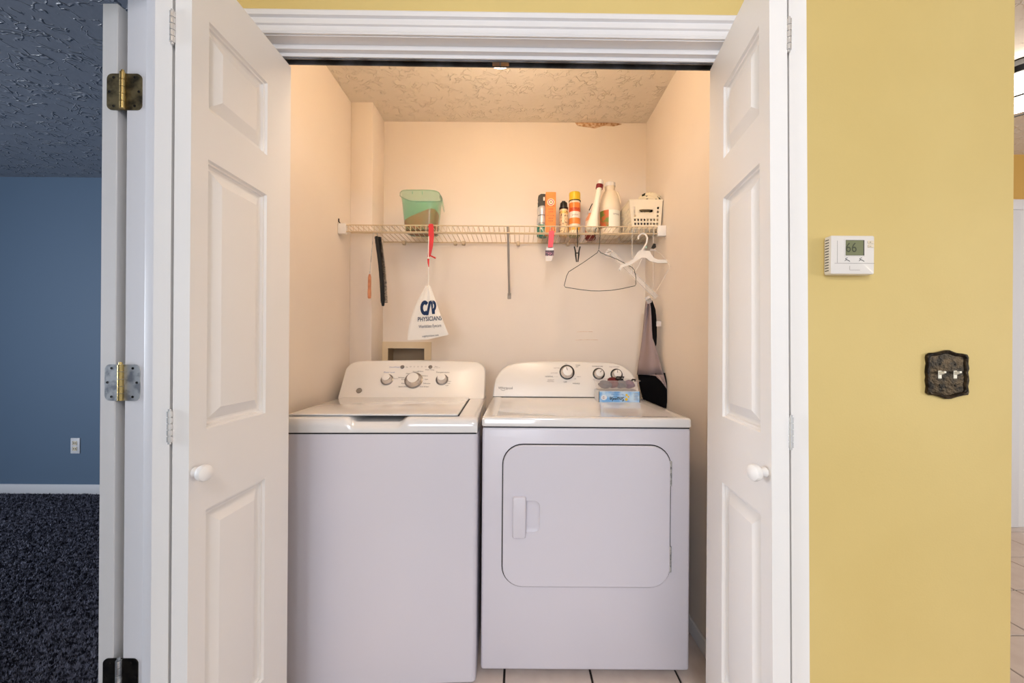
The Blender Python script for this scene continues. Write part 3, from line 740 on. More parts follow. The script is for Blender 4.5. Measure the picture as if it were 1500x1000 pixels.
# orange baking soda box
x0, x1 = spot(799.3, 2.06), spot(814, 2.06); y0 = 2.06; H = at(806, 281, 2.06).z - ZT
t = thing('baking_soda_box', 'tall orange cardboard box with a round emblem', 'box', ((x0 + x1) / 2, y0 + .03, ZT))
B().box(x0, x1, y0, y0 + .07, ZT, ZT + H, .0012, 1).build('carton', orange_card, t)
B().box(x1 - .0002, x1 + .0006, y0 + .002, y0 + .068, ZT + .002, ZT + H - .002).build('side_panel', orange_card2, t)
ec = Vector(((x0 + x1) / 2, y0 - .0006, at(806, 296, 2.06).z))
b = B(); b.prism([(ec.x + (.0205 if k % 2 else .0165) * math.cos(k * math.pi / 14), ec.z + (.0205 if k % 2 else .0165) * math.sin(k * math.pi / 14)) for k in range(28)], ec.y - .0003, ec.y + .0006); em = b.build('emblem', cream_ink, t)
B().lathe([(.0152, 0), (.0152, .0005), (.0105, .0005), (.0105, 0)], ec + Vector((0, -.0003, 0)), (0, -1, 0), n=30, ring=True).build('emblem_ring', purple_ink, em)
B().prism([(ec.x + a * .75, ec.z + c * .75) for a, c in ((-.007, -.006), (-.002, -.003), (.001, -.001), (.004, -.006), (.008, -.004), (.004, .002), (.006, .006), (.001, .005), (-.001, .008), (-.004, .005), (-.002, .001), (-.007, -.002))], ec.y - .0009, ec.y - .0003).build('arm_mark', maroon, em)
wo = (x1 - x0) * .8
for s_, z_, h_ in (('ARM & HAMMER', .138, .006), ('BAKING', .122, .0075), ('SODA', .108, .0075), ('PURE & NATURAL', .088, .004), ('FRIDGE', .074, .005), ('FREEZER', .060, .005)):
    text(s_, h_, ((x0 + x1) / 2, y0 - .0007, ZT + z_), RX, (0, 0, 1), maroon if h_ < .0055 else red_p, t, width=wo if len(s_) > 7 else wo * .6)
# small cream can with black cap
x, y = spot(825.5, 2.14), 2.14
t = thing('spray_can', 'small cream spray can with a short black cap', 'spray can', (x, y, ZT))
B().lathe([(.020, 0), (.0235, .004), (.0235, .138), (.021, .147), (.016, .151)], (x, y, ZT), n=28).build('can_body', bands('cream_can', [(0, (208, 176, 128)), (.02, (236, 208, 160)), (.05, (232, 202, 160)), (.12, (238, 196, 110)), (.135, (240, 216, 170))], .35, speck=((120, 90, 60), 90, .58)), t)
B().lathe([(.0235, .146), (.0245, .149), (.0235, .158), (.0205, .160), (.0195, .180), (.017, .184), (0, .184)], (x, y, ZT), n=24).build('cap', black_p, t)
B().box(x - .012, x + .008, y - .016, y + .008, ZT + .18, ZT + .190, .003, 2).build('spray_button', black_p, t)
# large orange and white can with yellow cap
x, y = spot(841.5, 2.14), 2.14
t = thing('spray_can', 'tall orange and white aerosol can with a yellow cap', 'spray can', (x, y, ZT))
B().lathe([(.028, 0), (.031, .004), (.031, .182), (.029, .190), (.026, .193)], (x, y, ZT), n=30).build('can_body', bands('orange_can', [(0, (150, 140, 90)), (.012, (236, 222, 190)), (.030, (240, 180, 70)), (.052, (240, 226, 206)), (.064, (234, 140, 66)), (.096, (240, 224, 210)), (.130, (226, 92, 44)), (.150, (234, 132, 60)), (.178, (244, 226, 200))], .3), t)
B().lathe([(.0325, .190), (.0325, .193), (.0315, .194), (.030, .194)], (x, y, ZT), n=30).build('rim', tarnish, t)
B().lathe([(.030, .194), (.0305, .232), (.029, .237), (.026, .2385), (0, .2385)], (x, y, ZT), n=30).build('cap', yellow_p, t)
def cw(r_, z_): return lambda a, c: Vector((x + r_ * math.sin(a / r_), y - r_ * math.cos(a / r_), ZT + z_ + c))
text('CITRUS', .013, (x, y, ZT), RX, (0, 0, 1), maroon, t, warp=cw(.0313, .143), width=.046)
text('polish', .009, (x, y, ZT), RX, (0, 0, 1), ink_grey, t, warp=cw(.0313, .112), width=.034)
# small bottle behind the leaning one
x, y = spot(865, 2.19), 2.19
t = thing('small_bottle', 'small peach and white bottle half hidden behind the leaning white bottle', 'bottle', (x, y, ZT))
B().lathe([(.026, 0), (.030, .006), (.030, .09), (.026, .115), (.014, .135), (.012, .145)], (x, y, ZT), n=26).build('bottle_body', bands('peach_bottle', [(0, (120, 40, 36)), (.03, (214, 150, 120)), (.07, (240, 214, 196)), (.10, (232, 160, 120))], .35), t)
b = B(); b.box(x - .013, x + .013, y - .012, y + .012, ZT + .145, ZT + .160, .003, 2); b.build('cap', plastic_w, t)
B().tube([(x - .012, y - .02, ZT + .155), (x - .002, y - .025, ZT + .178), (x + .004, y - .025, ZT + .190)], .003, 6).build('trigger', black_p, t)
# leaning white bottle with maroon ring
pa, pb = at(866, 344, 2.06), at(880, 264, 2.08); pa.z = ZT + .006
ax = (pb - pa); Ln = ax.length; axn = ax.normalized()
t = thing('leaning_bottle', 'long necked white bottle with a maroon ring leaning against the jug', 'bottle', (pa.x, pa.y, ZT))
b = B(); b.lathe([(.030, .004), (.038, .010), (.036, .03), (.027, .07), (.0205, .11), (.0175, .16), (.0165, Ln - .045)], pa, axn, n=28, sx=1, sy=.8)
for v in b.bm.verts:
    if v.co.z < ZT: v.co.z = ZT
b.build('bottle_body', label_w, t)
B().lathe([(.0185, Ln - .047), (.0185, Ln - .026)], pa, axn, n=28).build('ring', maroon, t)
B().lathe([(.015, Ln - .026), (.0165, Ln - .022), (.0165, Ln - .008), (.013, Ln - .001), (0, Ln)], pa, axn, n=26).build('cap', plastic_w, t)
# large jug
x, y = spot(893, 2.13), 2.13
t = thing('detergent_jug', 'large cream plastic jug with a fruit picture label', 'jug', (x, y, ZT))
JH = at(893, 268, 2.13).z - ZT
jp = [(.050, 0), (.056, .006), (.0575, .03), (.055, .034), (.055, .13), (.057, .134), (.056, .155), (.050, .19), (.042, .218), (.032, .238), (.026, .244), (.026, JH - .020)]
B().lathe(jp, (x, y, ZT), n=36).build('jug_body', jug_p, t)
B().lathe([(.028, JH - .022), (.0295, JH - .018), (.028, JH - .003), (.024, JH), (0, JH)], (x, y, ZT), n=28).build('cap', plastic_w, t)
b = B(); b.tube([(x + .046, y - .012, ZT + .165), (x + .050, y - .014, ZT + .180), (x + .047, y - .014, ZT + .205), (x + .038, y - .010, ZT + .232), (x + .020, y - .004, ZT + .240)], .0075, 10); b.build('handle', jug_p, t)
def patch(a0, a1, z0, z1, r, m, nm):
    b = B(); b.grid([[(x + r * math.sin(R(a)), y - r * math.cos(R(a)), ZT + z) for a in [a0 + (a1 - a0) * k / 14 for k in range(15)]] for z in (z0, z1)]); return b.build(nm, m, t)
patch(-80, -18, .036, .128, .0556, label_fruit, 'picture_label'); patch(-18, 60, .036, .128, .0557, label_w, 'white_label')
text('SOFTENER', .008, (0, 0, 0), RX, (0, 0, 1), ink_grey, t, warp=lambda a, c: Vector((x + .0562 * math.sin((a + .024) / .056), y - .0562 * math.cos((a + .024) / .056), ZT + .105 + c)), width=.04)

# cream basket with square holes
fx0, fx1 = spot(921.5, 1.975), spot(976.5, 1.975); bx0, bx1 = spot(926.5, 1.975), spot(968, 1.975); fy = 1.972
fx1 = min(fx1, XR - .006)
BH = at(945, 293, 1.972).z - ZT
kx0 = fx0 - .004
t = thing('plastic_basket', 'small cream plastic basket with square holes at the right shelf end', 'basket', ((fx0 + fx1) / 2, fy + .12, ZT))
DEP = .235
def bq(u, v, y=0):      # front panel: u 0..1 across, v 0..1 up
    a, c = bx0 + (fx0 - bx0) * v, bx1 + (fx1 - bx1) * v
    return Vector((a + (c - a) * u, fy + .010 * (1 - v) + y, ZT + BH * v))
hu, ru, hv = .0105 / .17, .0078 / .17, .011 / BH
us = [0]; m0 = (1 - 8 * hu - 7 * ru) / 2
for i in range(8): us += [m0 + i * (hu + ru), m0 + i * (hu + ru) + hu]
us.append(1)
vs2 = [0]; sv = .0195 / BH
for j in range(5): vs2 += [.13 + j * sv, .13 + j * sv + hv]
vs2.append(1)
b = B(); vv = {}
def gv(i, j):
    if (i, j) not in vv: vv[(i, j)] = b.bm.verts.new(bq(us[i], vs2[j]))
    return vv[(i, j)]
for i in range(len(us) - 1):
    for j in range(len(vs2) - 1):
        ih, jh = (i - 1) // 2 if i % 2 else None, (j - 1) // 2 if j % 2 else None
        if ih is not None and jh is not None and (jh < 2 or ih in (0, 7)): continue
        if 4 <= i <= 12 and j in (7, 8): continue
        b.bm.faces.new((gv(i, j), gv(i + 1, j), gv(i + 1, j + 1), gv(i, j + 1)))
b.build('front_panel', plastic_cream, t, solid=.0025, smooth=0)
rim_pts = [bq(0, 1), bq(1, 1), bq(1, 1) + Vector((0, DEP, 0)), bq(0, 1) + Vector((0, DEP, 0))]
for sd, nm in ((0, 'side_panel'), (1, 'side_panel')):
    b = B()
    def sp(u, v): 
        p = bq(sd, v); return Vector((p.x, p.y + (DEP - .020 * (1 - v)) * u, p.z))
    vs_ = {}
    def gs(i, j):
        if (i, j) not in vs_: vs_[(i, j)] = b.bm.verts.new(sp(i / 21, j / 13))
        return vs_[(i, j)]
    for i in range(21):
        for j in range(13):
            if 2 <= i <= 18 and 3 <= j <= 10 and i % 2 == 0 and j % 2 == 1: continue
            b.bm.faces.new((gs(i, j), gs(i + 1, j), gs(i + 1, j + 1), gs(i, j + 1)))
    b.build(nm, plastic_cream, t, solid=.0025, smooth=0)
b = B(); b.grid([[bq(0, v) + Vector((0, DEP - .02 * (1 - v), 0)), bq(1, v) + Vector((0, DEP - .02 * (1 - v), 0))] for v in (0, 1)]); b.build('back_panel', plastic_cream, t, solid=.0025)
b = B(); b.grid([[bq(0, 0), bq(1, 0)], [bq(0, 0) + Vector((0, DEP - .02, 0)), bq(1, 0) + Vector((0, DEP - .02, 0))]]); b.build('base', plastic_cream, t, solid=.0025)
B().tube(rim_pts, .0042, 8, closed=True).build('rim', plastic_cream, t)
sl = [bq(.5 + (us[13] - us[4]) / 2 * math.copysign(abs(math.cos(a)) ** .5, math.cos(a)), (vs2[7] + vs2[9]) / 2 + (vs2[9] - vs2[7]) / 2 * math.copysign(abs(math.sin(a)) ** .6, math.sin(a)), -.001) for a in [2 * math.pi * k / 32 for k in range(32)]]
B().tube(sl, .0028, 6, closed=True).build('hand_slot_rim', plastic_cream, t)
def blob(name, c, s, m, seed, amp=.25, lab=None, cat=None, parent=None):
    rnd = random.Random(seed); b = B(); tmp = bmesh.new(); bmesh.ops.create_icosphere(tmp, subdivisions=4, radius=1)
    ph = [(rnd.uniform(2, 6), rnd.uniform(2, 6), rnd.uniform(2, 6), rnd.uniform(0, 6)) for _ in range(5)]
    for v in tmp.verts:
        f = 1 + amp * sum(math.sin(v.co.x * a + v.co.y * bb + v.co.z * cc + dd) for a, bb, cc, dd in ph) / 3
        v.co = Vector((c[0] + v.co.x * f * s[0], c[1] + v.co.y * f * s[1], c[2] + v.co.z * f * s[2]))
    b._add(tmp); o = b.build(name, m, parent, pivot=(c[0], c[1], c[2] - s[2]) if parent is None else None)
    if lab: tag(o, lab, cat)
    return o
q = at(951, 287, 2.06)
blob('folded_cloth', (q.x - .002, 2.045, ZT + BH + .012), (.066, .055, .048), leopard, 5, .13, 'cream cloth with dark spots heaped in the plastic basket', 'cloth')
blob('grey_cloth', (fx0 + .085, 2.11, ZT + .05), (.058, .070, .036), grey_cl, 9, .07, 'plain grey cloth low in the plastic basket', 'cloth')
# ---------------------------------------------------------- things hanging from the shelf
SH = SF - .008
# thin tool with wooden handle
p0, p1, p2 = at(546.5, 346, 1.985), at(541.5, 402, 1.99), at(541, 437, 1.99)
t = thing('hooked_tool', 'thin wire tool with a reddish wooden handle', 'tool', p2)
B().tube([p0 + Vector((.008, .0, .010)), p0 + Vector((.010, 0, .018)), p0 + Vector((.002, 0, .020)), p0, p0 * .5 + p1 * .5, p1], .0016, 6).build('shaft', steel, t)
hx = (p2 - p1)
B().lathe([(.004, -.002), (.0075, .012), (.0082, .05), (.0075, .072), (.0082, .074), (.0088, .09), (.0085, hx.length - .006), (.006, hx.length)], p1, hx.normalized(), n=18).build('handle', wood, t)
# long black brush
p0, p1 = at(552.5, 346, 1.95), at(562, 448, 1.95)
t = thing('lint_brush', 'long narrow black bristle brush hanging from the wire shelf', 'brush', p1)
pts = [p0 + (p1 - p0) * k / 12 + Vector((.006 * math.sin(math.pi * k / 12), 0, 0)) for k in range(13)]
B().tube(pts, .0028, 8).build('core_wire', black_p, t)
B().tube([p0 + Vector((0, 0, 0)), p0 + Vector((-.002, .004, .018)), p0 + Vector((-.001, .0, .024)), p0 + Vector((0, -.008, .018))], .002, 6).build('hanging_loop', steel, t)
B().tube([p + Vector((-.003, 0, 0)) for p in pts], [.0105 if 0 < i < 12 else .006 for i in range(13)], 10).build('bristle_spine', black_bristle, t)
b = B(); NB = 50
for k in range(NB):
    f = .015 + .95 * k / NB; i = min(11, int(f * 12)); c = pts[i].lerp(pts[i + 1], f * 12 - i)
    for a in range(-3, 4):
        an = R(a * 22); L_ = .0205 * random.uniform(.93, 1.05); dv = Vector((math.cos(an), math.sin(an) * .8, random.uniform(-.03, .03)))
        b.cyl(c, c + dv * L_, .0011, .0008, n=4)
    for a in range(6):
        an = R(120 + a * 24); dv = Vector((math.cos(an), math.sin(an), 0)); b.cyl(c, c + dv * .0145 * random.uniform(.9, 1.05), .0011, .0008, n=4)
o = b.build('bristles', black_bristle, t, smooth=0); o['kind'] = 'stuff'
# red clip holding the bag
p0 = at(630, 331, SF)
t = thing('red_clip', 'red plastic hook clipped over the wire shelf edge', 'clip', at(632, 376, SH))
def ribbon(pp, hw, y0, y1):    # polyline of (px,py) with half width in px, between depths
    L_ = [at(x - h, y, y0) for (x, y), h in zip(pp, hw)]; R_ = [at(x + h, y, y0) for (x, y), h in zip(pp, hw)]
    b = B(); dy = Vector((0, y1 - y0, 0)); b.loft([[l, r, r + dy, l + dy] for l, r in zip(L_, R_)]); return b
ribbon([(631.5, 328), (631.5, 345), (631, 360), (628.5, 374), (627.5, 376)], [3.2, 4, 3, 2.2, 1.5], SH - .006, SH).build('hook_body', red_p, t)
B().tube([at(628, 332, SH - .004), at(629, 330, SF), at(632, 328, SF + .012), at(633, 334, SF + .016)], .004, 8).build('hook_end', red_p, t)
B().cyl(at(629, 373.5, SH - .003), at(638, 378, SH - .006), .0036, n=10).build('peg', red_p, t)
# drawstring bag
apx = at(627.5, 418, SH - .004)
t = thing('drawstring_bag', 'white cotton drawstring bag with dark blue lettering', 'bag', at(627, 498, SH - .01))
B().tube([at(628, 346, SH - .008), at(627.5, 372, SH - .009), at(627.5, 400, SH - .008), apx], .0022, 6).build('cord', cotton, t)
B().tube([at(627.5, 379, SH - .010), at(627.5, 385, SH - .0105), at(628, 391, SH - .010)], [.005, .0042, .0015], 8).build('red_knot', red_p, t)
NR, NC = 34, 36
def bagpt(f, u, side):      # f 0 top..1 bottom, u -1..1, side -1 front +1 back
    ltx = 624 - 27 * (1 - (1 - f) ** 1.9); rtx = 630 + (657.5 - 630) * (f ** .95)
    py = 418 + 80 * f + (-4 + -4 * u) * (f ** 3) + 3 * (1 - abs(u)) * f ** 4
    px = (ltx + rtx) / 2 + (rtx - ltx) / 2 * u
    th = .016 * math.sin(math.pi * min(1, f * 1.02)) ** .7 * math.sqrt(max(0, 1 - u * u)) + .002
    fold = (.0035 * math.sin(u * 9 + 1.0) * math.exp(-2.2 * f) + .0022 * math.sin(u * 4 + f * 5)) * (1 - u * u)
    return at(px, py, SH - .016 + side * th + fold)
for side, nm in ((-1, 'front_cloth'), (1, 'back_cloth')):
    b = B(); b.grid([[bagpt(r / NR, -1 + 2 * c / NC, side) for c in range(NC + 1)] for r in range(NR + 1)]); b.build(nm, cotton, t, smooth=60)
B().sphere(at(624, 420, SH - .012), .006, (1, 1, .9), 12, 8).build('gathered_knot', cotton, t)
def bag_at(X, Y, off=.0016):
    f, u = min(.99, max(.01, (Y - 414) / 80)), 0
    for _ in range(6):
        ltx = 624 - 27 * (1 - (1 - f) ** 1.9); rtx = 630 + 27.5 * (f ** .95); u = max(-.98, min(.98, (X - (ltx + rtx) / 2) / ((rtx - ltx) / 2)))
        py_ = 418 + 80 * f + (-4 + -4 * u) * (f ** 3) + 3 * (1 - abs(u)) * f ** 4; f = min(.995, max(.005, f + (Y - py_) / 80))
    return bagpt(f, u, -1) - Vector((0, off, 0))
def bag_print(s_, px, py, wpx, hpx, m, tilt=0.0, bold=0.0):
    text(s_, hpx, (0, 0, 0), RX, (0, 0, 1), m, t, 'print', warp=lambda a, c: bag_at(px + a, py - c - a * tilt), width=wpx, bold=bold)
cpts = [R(42 + 276 * k / 20) for k in range(21)]
b = B(); b.grid([[bag_at(622.3 + rx * math.cos(a), 450.8 - ry * math.sin(a)) for a in cpts] for rx, ry in ((6.6, 10.8), (4.6, 8.2), (2.4, 5.2))]); b.build('logo_letter', navy_ink, t)
for quad in ([(628.2, 441.5), (632.2, 439.6), (627.6, 461.6), (624.2, 461.8)], [(631.3, 443.5), (633.6, 439.2), (634.4, 449), (633.0, 460.2)]):
    b = B(); q0, q1, q2, q3 = [Vector((*q, 0)) for q in quad]
    b.grid([[bag_at(*(q0.lerp(q3, v / 6).lerp(q1.lerp(q2, v / 6), h_ / 3)).xy) for h_ in range(4)] for v in range(7)]); b.build('logo_letter', navy_ink, t)
b = B(); b.grid([[bag_at(634.2 + rx * math.cos(a), 448 - ry * math.sin(a)) for a in [R(-88 + 176 * k / 14) for k in range(15)]] for rx, ry in ((5.0, 8.2), (3.4, 6), (1.8, 3.4))]); b.build('logo_letter', navy_ink, t)
b = B(); b.grid([[bag_at(x, y) for x in (633, 635, 637.2)] for y in (452, 456, 459.8)]); b.build('logo_letter', navy_ink, t)
bag_print('PHYSICIANS', 629.5, 467, 35, 6.4, navy_ink, .06, .012); bag_print('Worldclass Eyecare', 630, 477.5, 33, 4.6, navy_ink, .06); bag_print('cvpphysicians.com', 630.5, 491.5, 24, 2.8, navy_ink, .08)
# pink tag
t = thing('pink_tag', 'pink ribbon tag with a sparkly dark card hanging below the orange box', 'tag', at(806, 380, SH))
ribbon([(808, 338), (807.5, 347), (807, 355), (806, 363)], [4, 3.8, 3.6, 3.4], SH - .003, SH - .0015).build('ribbon', pink, t)
ribbon([(806, 362), (805.5, 367)], [5, 5.5], SH - .003, SH - .002).build('white_card', card_w, t)
ribbon([(805.2, 366.5), (804.8, 374.5)], [6.4, 6.2], SH - .0036, SH - .0022).build('printed_card', sparkle, t)
ribbon([(804.5, 374.5), (804, 382)], [5.2, 4.6], SH - .003, SH - .0022).build('clear_card', clear_card, t)
B().tube([at(809, 342, SH - .003), at(808.5, 334, SF), at(808, 334, SF + .006), at(808, 340, SF + .006)], .002, 6).build('loop', pink, t)
# black clothes clip
t = thing('clothes_clip', 'black plastic clothes clip dangling below the yellow capped can', 'clip', at(845.5, 384, SH))
B().tube([at(846, 344, SH), at(846, 334.5, SF - .002), at(845.5, 333, SF + .005), at(845.5, 340, SF + .006)], .0018, 6).build('hook', black_p, t)
B().tube([at(846, 344, SH), at(846, 362, SH)], .0022, 6).build('stem', black_p, t)
for s_ in (-1, 1):
    B().tube([at(845.5 + s_ * 4.2, 361, SH), at(845.5 + s_ * 2.6, 368, SH), at(845.5 + s_ * 2.2, 373, SH), at(845.5 + s_ * 1.0, 383.5, SH)], [.0032, .0036, .0042, .0026], 8).build('jaw', black_p, t)
B().cyl(at(842.5, 370.5, SH), at(848.5, 370.5, SH), .0028, n=10).build('spring', tarnish, t)
# green wire hanger
t = thing('wire_hanger', 'dark green wire coat hanger on the shelf edge', 'hanger', at(878, 426, SH))
hk = [(871.5, 348), (871, 341), (873, 335), (876.5, 332.5), (879, 336), (879, 346), (878, 358), (877, 365)]
B().tube([at(x, y, SH + (.008 if i < 4 else 0)) for i, (x, y) in enumerate(hk)], .0016, 6).build('hook', green_wire, t)
lp = [(877, 366), (875, 370), (855, 384), (833, 398), (830, 404), (826.5, 418), (828, 420.5), (850, 424), (866, 425.8), (878, 426), (896, 425), (912, 422.5), (930, 418.5), (931.5, 416), (931.5, 406), (929, 395), (926, 391.5), (905, 380), (880, 370), (878.5, 368)]
B().tube([at(x, y, SH) for x, y in lp], .0016, 6, closed=True).build('frame', green_wire, t)
# small white plastic hanger
HD = 1.925
t = thing('plastic_hanger', 'small white plastic hanger at the right end of the shelf', 'hanger', at(945, 394, HD))
hk = [(934.8, 350.5), (935.5, 346), (938.5, 343), (942, 341.8), (945.8, 343.6), (948, 348), (947.6, 354), (945, 360), (941, 366), (940, 371)]
B().tube([at(x, y, HD + .012 - .0012 * i) for i, (x, y) in enumerate(hk)], [.0042] * 8 + [.0052, .006], 8).build('hook', plastic_w, t)
b = B(); body = [(934, 369), (938, 366), (952, 367.5), (954, 372), (958, 377.5), (964, 380.2), (977, 380.6), (982, 382), (984, 385.5), (982.5, 387), (979.5, 384.8), (964, 385), (952, 382), (946, 377.5), (940, 377), (932, 382), (924, 387.5), (912, 391), (908.6, 396), (906.4, 394.5), (909.5, 388), (921, 384), (929, 378)]
f0 = [at(x, y, HD - .004) for x, y in body]; f1 = [p + Vector((0, .008, 0)) for p in f0]; b.loft([f0, f1]); b.build('arms', plastic_w, t)
B().tube([at(941, 377, HD), at(936, 388, HD), at(931, 397, HD)], .0014, 6).build('strap', plastic_w, t)
b = B(); b.box(-.005, .005, -.004, .0, -.005, .005, .001, 1); b.M = Matrix.Translation(at(946.4, 362.2, HD - .005)) @ Matrix.Rotation(R(35), 4, 'Y'); b.build('size_marker', teal_p, t)
# clear trouser hanger carrying the garment
t = thing('clear_hanger', 'clear plastic trouser hanger tilted behind the green hanger', 'hanger', at(928, 400, 1.95))
pa, pb = at(893, 367.5, 1.965), at(962, 435.5, 2.03)
dirv = (pb - pa).normalized(); nn_ = Vector((dirv.z, 0, -dirv.x)).normalized()
b = B(); hw = .0105
b.loft([[p - nn_ * hw + Vector((0, -.004, 0)), p + nn_ * hw + Vector((0, -.004, 0)), p + nn_ * hw + Vector((0, .004, 0)), p - nn_ * hw + Vector((0, .004, 0))] for p in (pa, pb)]); b.build('bar', clear_p, t)
for s_ in (-1, 1): B().tube([pa + nn_ * hw * s_, pb + nn_ * hw * s_], .0022, 6).build('bar_edge', clear_p, t)
mid = pa.lerp(pb, .48)
B().tube([mid, at(926, 372, 1.96), at(926, 350, 1.94), at(926, 338, SF - .006), at(928, 332.5, SF), at(930, 335, SF + .008), at(930, 340, SF + .010)], .0022, 8).build('hook', clear_p, t)
for p_, nm in ((at(891, 370, 1.963), 0), (at(949.5, 439, 2.01), 1)):
    b = B(); b.box(-.012, .012, -.008, .008, -.020, .018, .004, 2); b.M = Matrix.Translation(p_) @ Matrix.Rotation(R(-28 if nm else 35), 4, 'Y'); b.build('clip', clear_card, t)
    B().cyl(p_ + Vector((-.010, -.010, 0)), p_ + Vector((.010, -.010, .004)), .003, n=8).build('spring', steel, t)
# clear hanger with black tip near the wall
t = thing('clear_hanger', 'faint clear plastic hanger with a black tip against the right wall', 'hanger', at(965, 440, 1.90))
B().tube([at(957, 356, 1.93), at(957, 345, 1.935), at(957.5, 335, SF - .007), at(958, 331.5, SF), at(958.5, 335, SF + .008)], .002, 8).build('hook', clear_p, t)
b = B(); tp = [(954.5, 362.5), (957.5, 356.5), (960.5, 357), (961.2, 362), (958, 364)]; f0 = [at(x, y, 1.925) for x, y in tp]; b.loft([f0, [p + Vector((0, .008, 0)) for p in f0]]); b.build('tip', black_p, t)
B().tube([at(952, 366, 1.925), at(961, 366, 1.925)], .0035, 8).build('collar', clear_card, t)
B().tube([at(958, 366, 1.925), at(968, 372, 1.90), at(980, 386, 1.84), at(982, 390, 1.83), at(972, 408, 1.87), at(957, 434, 1.94), at(957, 420, 1.94), at(957, 380, 1.93)], .0024, 8, closed=True).build('frame', faint_p, t)
# garment
def gd(px): return 2.10 - (px - 933) * .0046
t = thing('hanging_garment', 'taupe and black garment clipped up beside the dryer', 'garment', at(955, 560, 2.0))
def sheet(rows, m, nm, rip=.004, off=0.0, nc=14):
    b = B(); out = []
    for (xl, yl), (xr, yr) in rows:
        r_ = []
        for k in range(nc + 1):
            f = k / nc; px, py = xl + (xr - xl) * f, yl + (yr - yl) * f
            r_.append(at(px, py, gd(px) + off + rip * math.sin(f * 7 + py * .05) * math.sin(math.pi * f)))
        out.append(r_)
    b.grid(out); return b.build(nm, m, t, solid=.0025, smooth=60)
sheet([((946.5, 438), (952, 440)), ((945, 450), (953.5, 452)), ((943.6, 465), (954.5, 468)), ((942.2, 480), (955, 484)), ((940.6, 495), (956, 498)), ((938.8, 508), (960.5, 508)), ((937, 520), (964, 521)), ((935, 534), (967.5, 536)), ((933, 548.5), (972, 548.5))], grey_fab, 'taupe_panel', .016)
sheet([((933, 548.5), (972, 548.5)), ((957, 547.8), (974, 556)), ((968, 557.5), (976, 564)), ((976.5, 568.5), (976.8, 569.5))], grey_fab, 'taupe_flap', .003, -.004)
sheet([((951.5, 440), (955.5, 440)), ((953, 455), (960, 453)), ((954, 468), (961, 462)), ((955, 484), (962, 478)), ((956.5, 496), (962, 492)), ((960.5, 507), (961.5, 504))], black_fab, 'waistband', .003, .006)
sheet([((934, 546), (974, 546)), ((936, 560), (976.5, 560)), ((938.5, 572), (977, 574)), ((942, 585), (977, 588)), ((947, 605), (975, 605)), ((952, 630), (970, 630))], black_fab, 'black_panel', .004, .008)

b = B(); b.box(-.012, .012, -.003, .003, -.013, .013, .002, 1); b.M = Matrix.Translation(at(965, 474, 1.945)); b.build('clear_clip', clear_card, t)

# ---------------------------------------------------------- things on the dryer
DZ = .9115
fy = 1.822; x0, x1 = at(877.5, 588, fy).x, at(937, 588, fy).x
BHt = .0515
t = thing('dryer_sheet_box', 'light blue dryer sheet box lying upside down on the dryer', 'box', ((x0 + x1) / 2, fy + .05, DZ))
B().box(x0, x1, fy, fy + .105, DZ, DZ + BHt, .001, 1).build('carton', card_w, t)
B().box(x0 + .0015, x1 - .0015, fy - .0008, fy + .0005, DZ + .0015, DZ + BHt - .0015).build('front_print', blue_card, t)
for xe in (x0, x1): B().box(xe - .0012, xe + .0012, fy - .0012, fy + .001, DZ, DZ + BHt).build('dark_edge', ink, t)
cxm = (x0 + x1) / 2; UPS = (-1, 0, 0); DN = (0, 0, -1)
text('Snuggle', .019, (cxm - .012, fy - .0014, DZ + .0165), UPS, DN, ink, t, width=.066, bold=.02)
text('fabric softener sheets', .005, (cxm - .010, fy - .0014, DZ + .036), UPS, DN, ink_blue, t, width=.055)
text('blue sparkle', .0045, (cxm - .018, fy - .0014, DZ + .044), UPS, DN, ink_blue, t, width=.035)
b = B(); b.prism([(x0 + .022 + .014 * math.cos(a), DZ + .022 + .012 * math.sin(a)) for a in [k * math.pi / 9 for k in range(18)]], fy - .0013, fy - .0005); b.build('white_seal', card_w, t)
text('120', .012, (x0 + .022, fy - .0016, DZ + .022), UPS, DN, maroon, t, width=.010)
for a, c, r_ in ((.032, .014, .009), (.033, .034, .007), (.041, .026, .0055)):
    b = B(); b.prism([(cxm + a + r_ * (1 if k % 2 else .6) * math.cos(k * math.pi / 6), DZ + c + r_ * (1 if k % 2 else .6) * math.sin(k * math.pi / 6)) for k in range(12)], fy - .0013, fy - .0005); b.build('flower_print', yellow_p, t)
for k in range(5): B().box(x1 - .028, x1 - .006, fy - .0013, fy - .0006, DZ + .012 + k * .0072, DZ + .0138 + k * .0072).build('print_line', ink_grey, t)
# clear tub
tz = DZ + BHt + .0008; tcx, tcy = cxm - .004, fy + .045
t = thing('clear_tub', 'shallow clear plastic tub standing on the blue box', 'tub', (tcx, tcy, tz))
TH = .047
b = B(); b.loft([sring(tcx, tcy, tz + TH * f, .176 + .026 * f, .100 + .02 * f, 5, 40) for f in (0, .05, .3, .6, .95, 1.0)], True, False); b.build('tub_body', tub_p, t, solid=.0016)
B().tube(sring(tcx, tcy, tz + TH, .206, .124, 5, 44), .0026, 6, closed=True).build('rim', tub_p, t)
for k, (dx, dy, s, m, nm, lb) in enumerate((
        (-.052, -.004, (.032, .038, .019), grey_cl, 'sock', 'grey sock bundled at the left in the clear tub'),
        (-.016, .002, (.028, .036, .026), red_dark, 'red_cloth', 'dark red cloth bundled in the clear tub'),
        (.022, .0, (.027, .038, .021), grey_cl, 'sock', 'grey sock bundled in the middle of the clear tub'),
        (.058, -.002, (.026, .038, .020), plum, 'plum_cloth', 'plum coloured cloth bundled at the right in the clear tub'))):
    blob(nm, (tcx + dx, tcy + dy, tz + .004 + s[2] * 1.15), s, m, 20 + k, .10, lb, 'cloth')
b = B(); q = Vector((tcx + .010, tcy - .02, tz + TH + .012))
